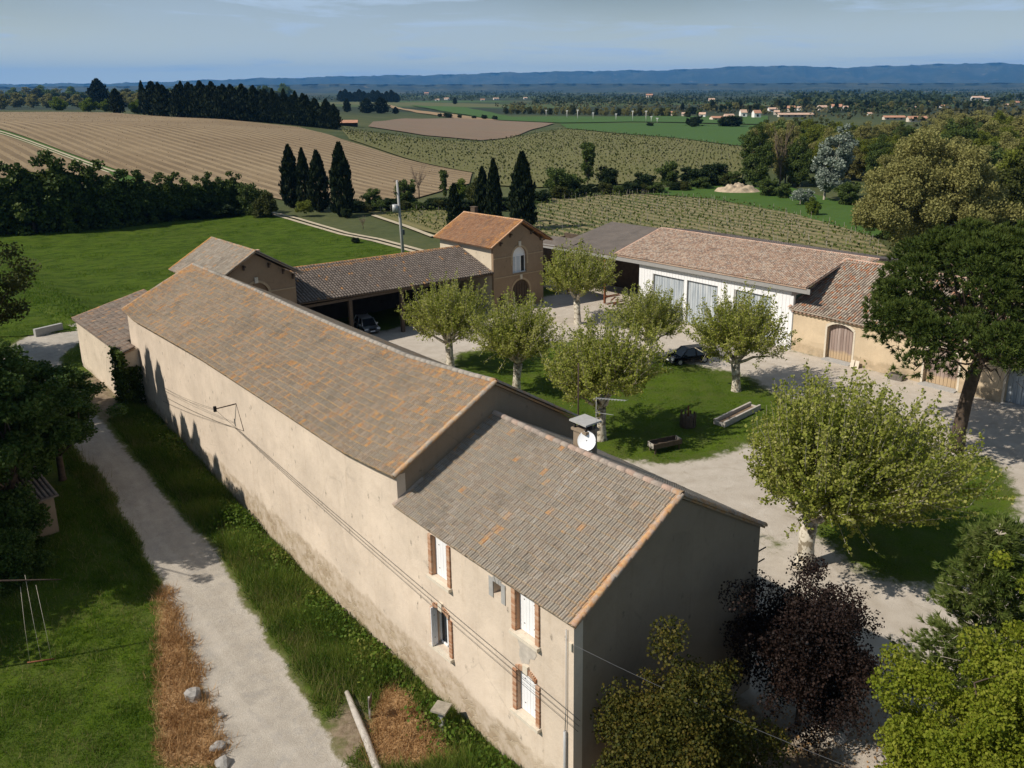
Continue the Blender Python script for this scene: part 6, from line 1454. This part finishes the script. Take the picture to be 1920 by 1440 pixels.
for k_, (py0, py1) in enumerate(((726, 762), (731, 769))):
    a_ = on_plane(306, py0, (1, 0, 0), -.10); ca2.tube(sag(a_, pA + np.array([0, 0, -.06 * k_]), .12), .007, 4)
for k_, (py0, q) in enumerate(((742, pC), (752, pN))): ca2.tube(sag(on_plane(306, py0, (1, 0, 0), -.10), q, .16), .007, 4)
tag(ca2.build('wall_cables', M['tyre']), 'thin dark cables running to the iron bracket from the far end of the barn', 'cable')
tag(MB().tube(sag((-.05, -.05, 6.9), (9.0, -17, 4.0), .7), .008, 5).build('service_cable', M['bumper']), 'pale cable hanging from the house corner across the golden shrub', 'cable')
# earth mound on the grass field
c = at(1382, 360); bm = bmesh.new(); bmesh.ops.create_grid(bm, x_segments=40, y_segments=24, size=1)
for v in bm.verts:
    x, y = v.co.x, v.co.y; r2 = x * x + y * y; h = max(0, 1 - r2) ** .8 * (1.0 + .5 * math.sin(x * 7 + 1) * math.sin(y * 6) + .25 * math.sin(x * 17) * math.sin(y * 15 + 2)); v.co = (x * 5.6, y * 3.0, h * 1.5 - .05)
me = bpy.data.meshes.new('earth_mound'); bm.to_mesh(me); bm.free(); me.materials.append(simple('pale_earth', (.42, .33, .23), .95, .35, .9, bump=.6)); o = link('earth_mound', me); o.location = (c[0], c[1], c[2] + .1); o.rotation_euler = (0, 0, -YAW)
tag(o, 'pale heap of earth and rubble on the grass field before the wood', 'earth mound')

# ================================================================== FAR BUILDINGS
M['far_wall'] = simple('far_wall_cream', (.62, .54, .44), .9, .08, .2); M['far_white'] = simple('far_wall_white', (.80, .78, .74), .9, .05, .2); M['far_roof'] = simple('far_roof_tile', (.42, .22, .14), .9, .2, .6); M['far_roof2'] = simple('far_roof_pale', (.50, .34, .25), .9, .2, .6)
def far_house(px, py, wpx, hpx, label, wm='far_wall', rm='far_roof', group='houses of the distant village', name='village_house', ratio=.6, ang=None):
    p = at(px, py); d = camdist(p); w = wpx * d / F; h = hpx * d / F; dp = max(w * ratio, 5); eh = h * .66; a = ang if ang is not None else -YAW + rnd.uniform(-.35, .35)
    t_ = thing(name, label, 'house', (p[0], p[1], p[2] - .4), a, group)
    MB().box((0, 0, eh / 2), (w, dp, eh)).add([(-w / 2, -dp / 2, eh), (-w / 2, dp / 2, eh), (-w / 2, 0, h), (w / 2, -dp / 2, eh), (w / 2, dp / 2, eh), (w / 2, 0, h)], [(0, 2, 1), (3, 4, 5)]).build('wall', M[wm], t_)
    o_ = w * .04
    MB().add([(-w / 2 - o_, -dp / 2 - o_ * 2, eh - .1), (w / 2 + o_, -dp / 2 - o_ * 2, eh - .1), (w / 2 + o_, 0, h + .1), (-w / 2 - o_, 0, h + .1), (-w / 2 - o_, dp / 2 + o_ * 2, eh - .1), (w / 2 + o_, dp / 2 + o_ * 2, eh - .1)], [(0, 1, 2, 3), (3, 2, 5, 4)]).build('roof', M[rm], t_)
    n = max(1, int(w / 5))
    for i in range(n): MB().box((-w / 2 + (i + .5) * w / n, -dp / 2 - .02, eh * .55), (w / n * .28, .06, eh * .42)).build('window', M['dark'], t_)
    return t_
VH = 'houses of the distant village'
for i, (px, py, w, h, wm) in enumerate(((1262, 215, 11, 8, 'far_wall'), (1283, 216, 9, 7, 'far_wall'), (1317, 219, 12, 10, 'far_white'), (1345, 224, 26, 8, 'far_wall'), (1366, 224, 18, 12, 'far_wall'), (1393, 219, 12, 15, 'far_white'), (1418, 220, 14, 15, 'far_white'), (1448, 208, 16, 8, 'far_white'), (1456, 214, 10, 9, 'far_wall'), (1483, 208, 14, 11, 'far_wall'), (1498, 206, 8, 8, 'far_white'), (1541, 206, 17, 10, 'far_wall'), (1568, 207, 18, 13, 'far_white'), (1585, 205, 9, 8, 'far_white'), (1334, 190, 11, 7, 'far_wall'), (1218, 181, 12, 6, 'far_wall'), (1630, 215, 8, 6, 'far_white'), (1713, 204, 10, 6, 'far_white'), (1770, 201, 15, 6, 'far_white'), (1832, 187, 20, 8, 'far_white'), (1848, 188, 14, 6, 'far_white'), (1905, 196, 16, 8, 'far_wall'), (1888, 199, 14, 6, 'far_wall'), (930, 186, 10, 4, 'far_white'), (905, 188, 8, 4, 'far_white'), (838, 186, 9, 4, 'far_white'), (820, 188, 8, 4, 'far_white'), (800, 177, 8, 5, 'far_wall'), (985, 185, 7, 4, 'far_white'))):
    far_house(px, py + 1, w, h, ('white' if wm == 'far_white' else 'cream') + ' distant house' + (', ' + ORD[i] + ' along the far edge of the green plain' if i < 14 else ', ' + ORD[i] + ' of the scattered village houses'), wm, 'far_roof2' if i % 3 else 'far_roof')
far_house(1490, 219, 62, 8, 'long low pale building on the village edge beyond the green plain', 'far_wall', 'far_roof2', None, 'long_building', .2, -YAW)
far_house(1675, 224, 38, 8, 'long pink roofed building beyond the wood, left of a pair', 'far_wall', 'far_roof', None, 'long_building', .3, -YAW)
far_house(1718, 228, 34, 11, 'long pink roofed building beyond the wood, right of a pair', 'far_wall', 'far_roof', None, 'long_building', .3, -YAW)
far_house(653, 236, 34, 12, 'dark field shed at the edge of the ploughed field', 'canal_dark' if False else 'dark', 'far_roof', None, 'field_shed', .4, -YAW + .15)
for i, (px, py, h) in enumerate(((1024, 219, 12), (1063, 222, 14), (1083, 224, 17), (1112, 224, 12), (1155, 226, 12), (1186, 227, 18), (1211, 229, 20), (1221, 229, 10), (1232, 230, 8))):
    p = at(px, py); h = h * camdist(p) / F; o = thing('floodlight_mast', 'thin pale mast in the row across the far green plain', 'mast', tuple(p), 0, 'thin masts on the far green plain')
    MB().tube([(0, 0, 0), (0, 0, h)], .16, 5).build('mast', M['far_white'], o); MB().box((0, 0, h), (1.6, .3, .6), -YAW).build('lamp_head', M['far_white'], o)
for px, py, h, w, lb in ((1292, 236, 16, 1.0, 'dark tree clump, left of a pair by the far road'), (1305, 237, 22, 1.2, 'dark tree clump, middle of the plain by the far road'), (1370, 238, 24, 2.0, 'wide dark tree clump alone in the green plain'), (1219, 237, 8, 2.0, 'low dark bush alone on the green plain'), (1300, 239, 12, 1.4, 'green bush on the plain right of the low dark one')):
    plant_px(bu_d, px, py, h, lb, 'tree', None, 'tree', w)
# line of leafing trees along the far side of the plain
for i in range(30):
    px = 950 + i * 10.4; plant_px(bu_t if i % 4 else bu_s, px + rnd.uniform(-2, 2), 213 + .18 * i + rnd.uniform(-.7, .7), rnd.uniform(13, 19), 'leafing tree in the long row behind the far green plain', 'tree', 'row of trees behind the far green plain', 'tree', .85)
# trees among the village houses
for i in range(60):
    px = 1240 + i * 11.6 + rnd.uniform(-5, 5); py = 217 - 20 * (i / 60) + rnd.uniform(-10, 6)
    plant_px((bu_d, bu_m, bu_t, cy3, bu_s)[i % 5], px, py, rnd.uniform(9, 18), 'tree among the houses of the distant village', 'tree', 'trees among the village houses', 'tree', 1.1)
# woods of the plain, one mass
def far_wood(name, boxes, mat, size):
    Cs, Ss = [], []
    for (x0, x1, y0, y1, n, hpx) in boxes:
        xs, ys = nr.uniform(x0, x1, n), nr.uniform(y0, y1, n)
        for px, py in zip(xs, ys):
            p = at(px, py); d = camdist(p); h = hpx * d / F; k = 5
            Cs.append(p + np.stack([nr.normal(0, h * .55, k), nr.normal(0, h * .55, k), nr.uniform(.05, .95, k) * h], 1)); Ss.append(np.full(k, h * .62))
    V, Fq = leaves_np(np.concatenate(Cs), np.concatenate(Ss), 1.0); return kind(link(name, np_mesh(name, V, Fq), None, mat), 'stuff')
M['l_wood'] = leaf_mat('distant_wood', [(.018, .03, .010), (.034, .05, .017), (.055, .07, .026)], .15); M['l_wood2'] = leaf_mat('distant_budding_wood', [(.05, .05, .018), (.08, .075, .026), (.10, .09, .035)], .15)
far_wood('far_woods', [(700, 1320, 178, 186, 520, 4.5), (1000, 1560, 186, 197, 620, 6.5), (1480, 1760, 180, 203, 420, 11), (1240, 1700, 172, 181, 420, 4), (760, 1060, 170, 178, 260, 3.5), (1560, 1990, 168, 178, 420, 4), (1740, 1990, 180, 200, 260, 7), (560, 900, 183, 190, 160, 4), (1560, 1720, 205, 214, 140, 9), (560, 1990, 166.5, 172, 900, 2.2)], M['l_wood'], 1)
far_wood('far_budding_woods', [(1240, 1480, 198, 214, 160, 7), (1500, 1990, 196, 225, 260, 9), (930, 1240, 196, 204, 120, 6), (1720, 1990, 215, 240, 160, 14)], M['l_wood2'], 1)

# ================================================================== GRASS AND WEEDS
def blades(n, region, hgt, wid, spread, mat, name, maskfn=None, per=5, droop=.5):
    x = nr.uniform(region[0], region[1], n); y = nr.uniform(region[2], region[3], n)
    if maskfn is not None:
        ok = maskfn(x, y); x, y = x[ok], y[ok]
    z = terrain(x, y) - .03; h = hgt(x, y) * nr.uniform(.55, 1.25, len(x))
    C = np.repeat(np.stack([x, y, z], 1), per, 0); hh = np.repeat(h, per); k = len(C)
    C[:, :2] += nr.normal(0, spread, (k, 2)); d = np.stack([nr.normal(0, droop, k), nr.normal(0, droop, k), np.ones(k)], 1); d = unit(d) * hh[:, None]
    s = unit(np.cross(d, nr.normal(size=(k, 3)))) * (wid * nr.uniform(.6, 1.3, k))[:, None]
    V = np.stack([C - s, C + s, C + d], 1).reshape(-1, 3)
    return kind(link(name, np_mesh(name, V, np.arange(3 * k).reshape(-1, 3)), None, mat), 'stuff')
M['g_lawn'] = leaf_mat('grass_blade', [(.035, .08, .005), (.07, .14, .009), (.12, .19, .02), (.17, .21, .045)], .38)
M['g_weed'] = leaf_mat('weed_blade', [(.026, .062, .006), (.072, .135, .014), (.14, .205, .028), (.27, .25, .065)], .4)
M['g_straw2'] = leaf_mat('seed_head', [(.12, .12, .035), (.22, .20, .07), (.32, .28, .12)], .3)
M['g_straw'] = leaf_mat('straw_blade', [(.26, .135, .05), (.40, .235, .10), (.52, .34, .17)], .2)
def is_(a, lo=.5): return lambda x, y: mask_at(a, x, y) > lo
def lawn_left(x, y): return (mask_at(road, x, y) < .35) & (mask_at(dry, x, y) < .45) & (x < -4)
cl_ = lambda x, y: .16 + .10 * np.clip(np.sin(x * 1.1) * np.sin(y * .9 + 1) + .3, 0, 1)
blades(52000, (-26, -5, 3, 36), cl_, .013, .10, M['g_lawn'], 'grass', lawn_left, 6)
def verge(x, y): return (mask_at(road, x, y) < .3) & (x < -.12) & (x > -6.5) & (mask_at(dry, x, y) < .4) & (mask_at(dirt, x, y) < .55)
vh = lambda x, y: (.30 + .66 * np.exp(-((x + 1.5) / 1.1) ** 2)) * (.65 + .5 * np.sin(y * .8 + x) ** 2)
blades(30000, (-6.5, -.1, 2.5, 46), vh, .018, .13, M['g_weed'], 'weeds', verge, 7, .6)
blades(9000, (-12, -1, 5, 25), lambda x, y: .42 + 0 * x, .016, .16, M['g_straw'], 'dry_straw', is_(dry, .42), 9, .75)
def court(x, y): return (mask_at(grav, x, y) < .5) & (x > 10.6)
blades(60000, (11, 50, -4, 40), lambda x, y: .10 + .07 * np.clip(np.sin(x * .9) * np.sin(y * 1.3), 0, 1), .016, .16, M['g_lawn'], 'grass', court, 4)
def edge_(x, y): g = mask_at(grav, x, y); return (g > .3) & (g < .8)
blades(9000, (11, 52, -14, 55), lambda x, y: .09 + 0 * x, .016, .2, M['g_weed'], 'weeds', edge_, 4)
mp = np.array(MEAD)
blades(90000, (-40, 60, 60, 160), lambda x, y: .22 + .22 * np.clip(np.sin(x * .35 + np.sin(y * .2)) * np.sin(y * .5), 0, 1), .05, .3, M['g_lawn'], 'meadow_grass', lambda x, y: inside(MEAD, x, y), 3, .6)
blades(1500, (-8, 1, 58, 74), lambda x, y: .3 + 0 * x, .02, .2, M['g_weed'], 'weeds', lambda x, y: mask_at(road, x, y) < .3, 6)
blades(5200, (-6.0, -.3, 2.5, 46), lambda x, y: .75 + 0 * x, .010, .2, M['g_straw2'], 'seed_heads', verge, 4, .35)
blades(3500, (-26, -5, 3, 36), lambda x, y: .38 + 0 * x, .012, .2, M['g_straw2'], 'seed_heads', lawn_left, 4, .4)
# leafy weeds banked against the foot of the wall
n = 20000; y_ = nr.uniform(2.5, 44, n); bushy = .5 + .5 * np.sin(y_ * .9) * np.sin(y_ * .37 + 1); x_ = -.25 - np.abs(nr.normal(0, .9, n)) * (.4 + .8 * bushy); ok = (mask_at(road, x_, y_) < .3) & (nr.random(n) < .25 + .75 * bushy); x_, y_, bushy = x_[ok], y_[ok], bushy[ok]
z_ = terrain(x_, y_) + nr.random(len(x_)) ** 1.3 * (.35 + .75 * bushy) * np.exp(-((x_ + 1.2) / 1.4) ** 2)
kind(link('nettles', leafmesh('nettles', np.stack([x_, y_, z_], 1), nr.uniform(.07, .16, len(x_)), M['g_weed'], 1.3)), 'stuff')
n = 5000; kind(link('fallen_leaves', leafmesh('fallen_leaves', np.stack([nr.uniform(0, 14, n), -nr.uniform(.5, 8.5, n), np.full(n, .03) + nr.random(n) * .04], 1), nr.uniform(.05, .12, n), M['g_straw'])), 'stuff')
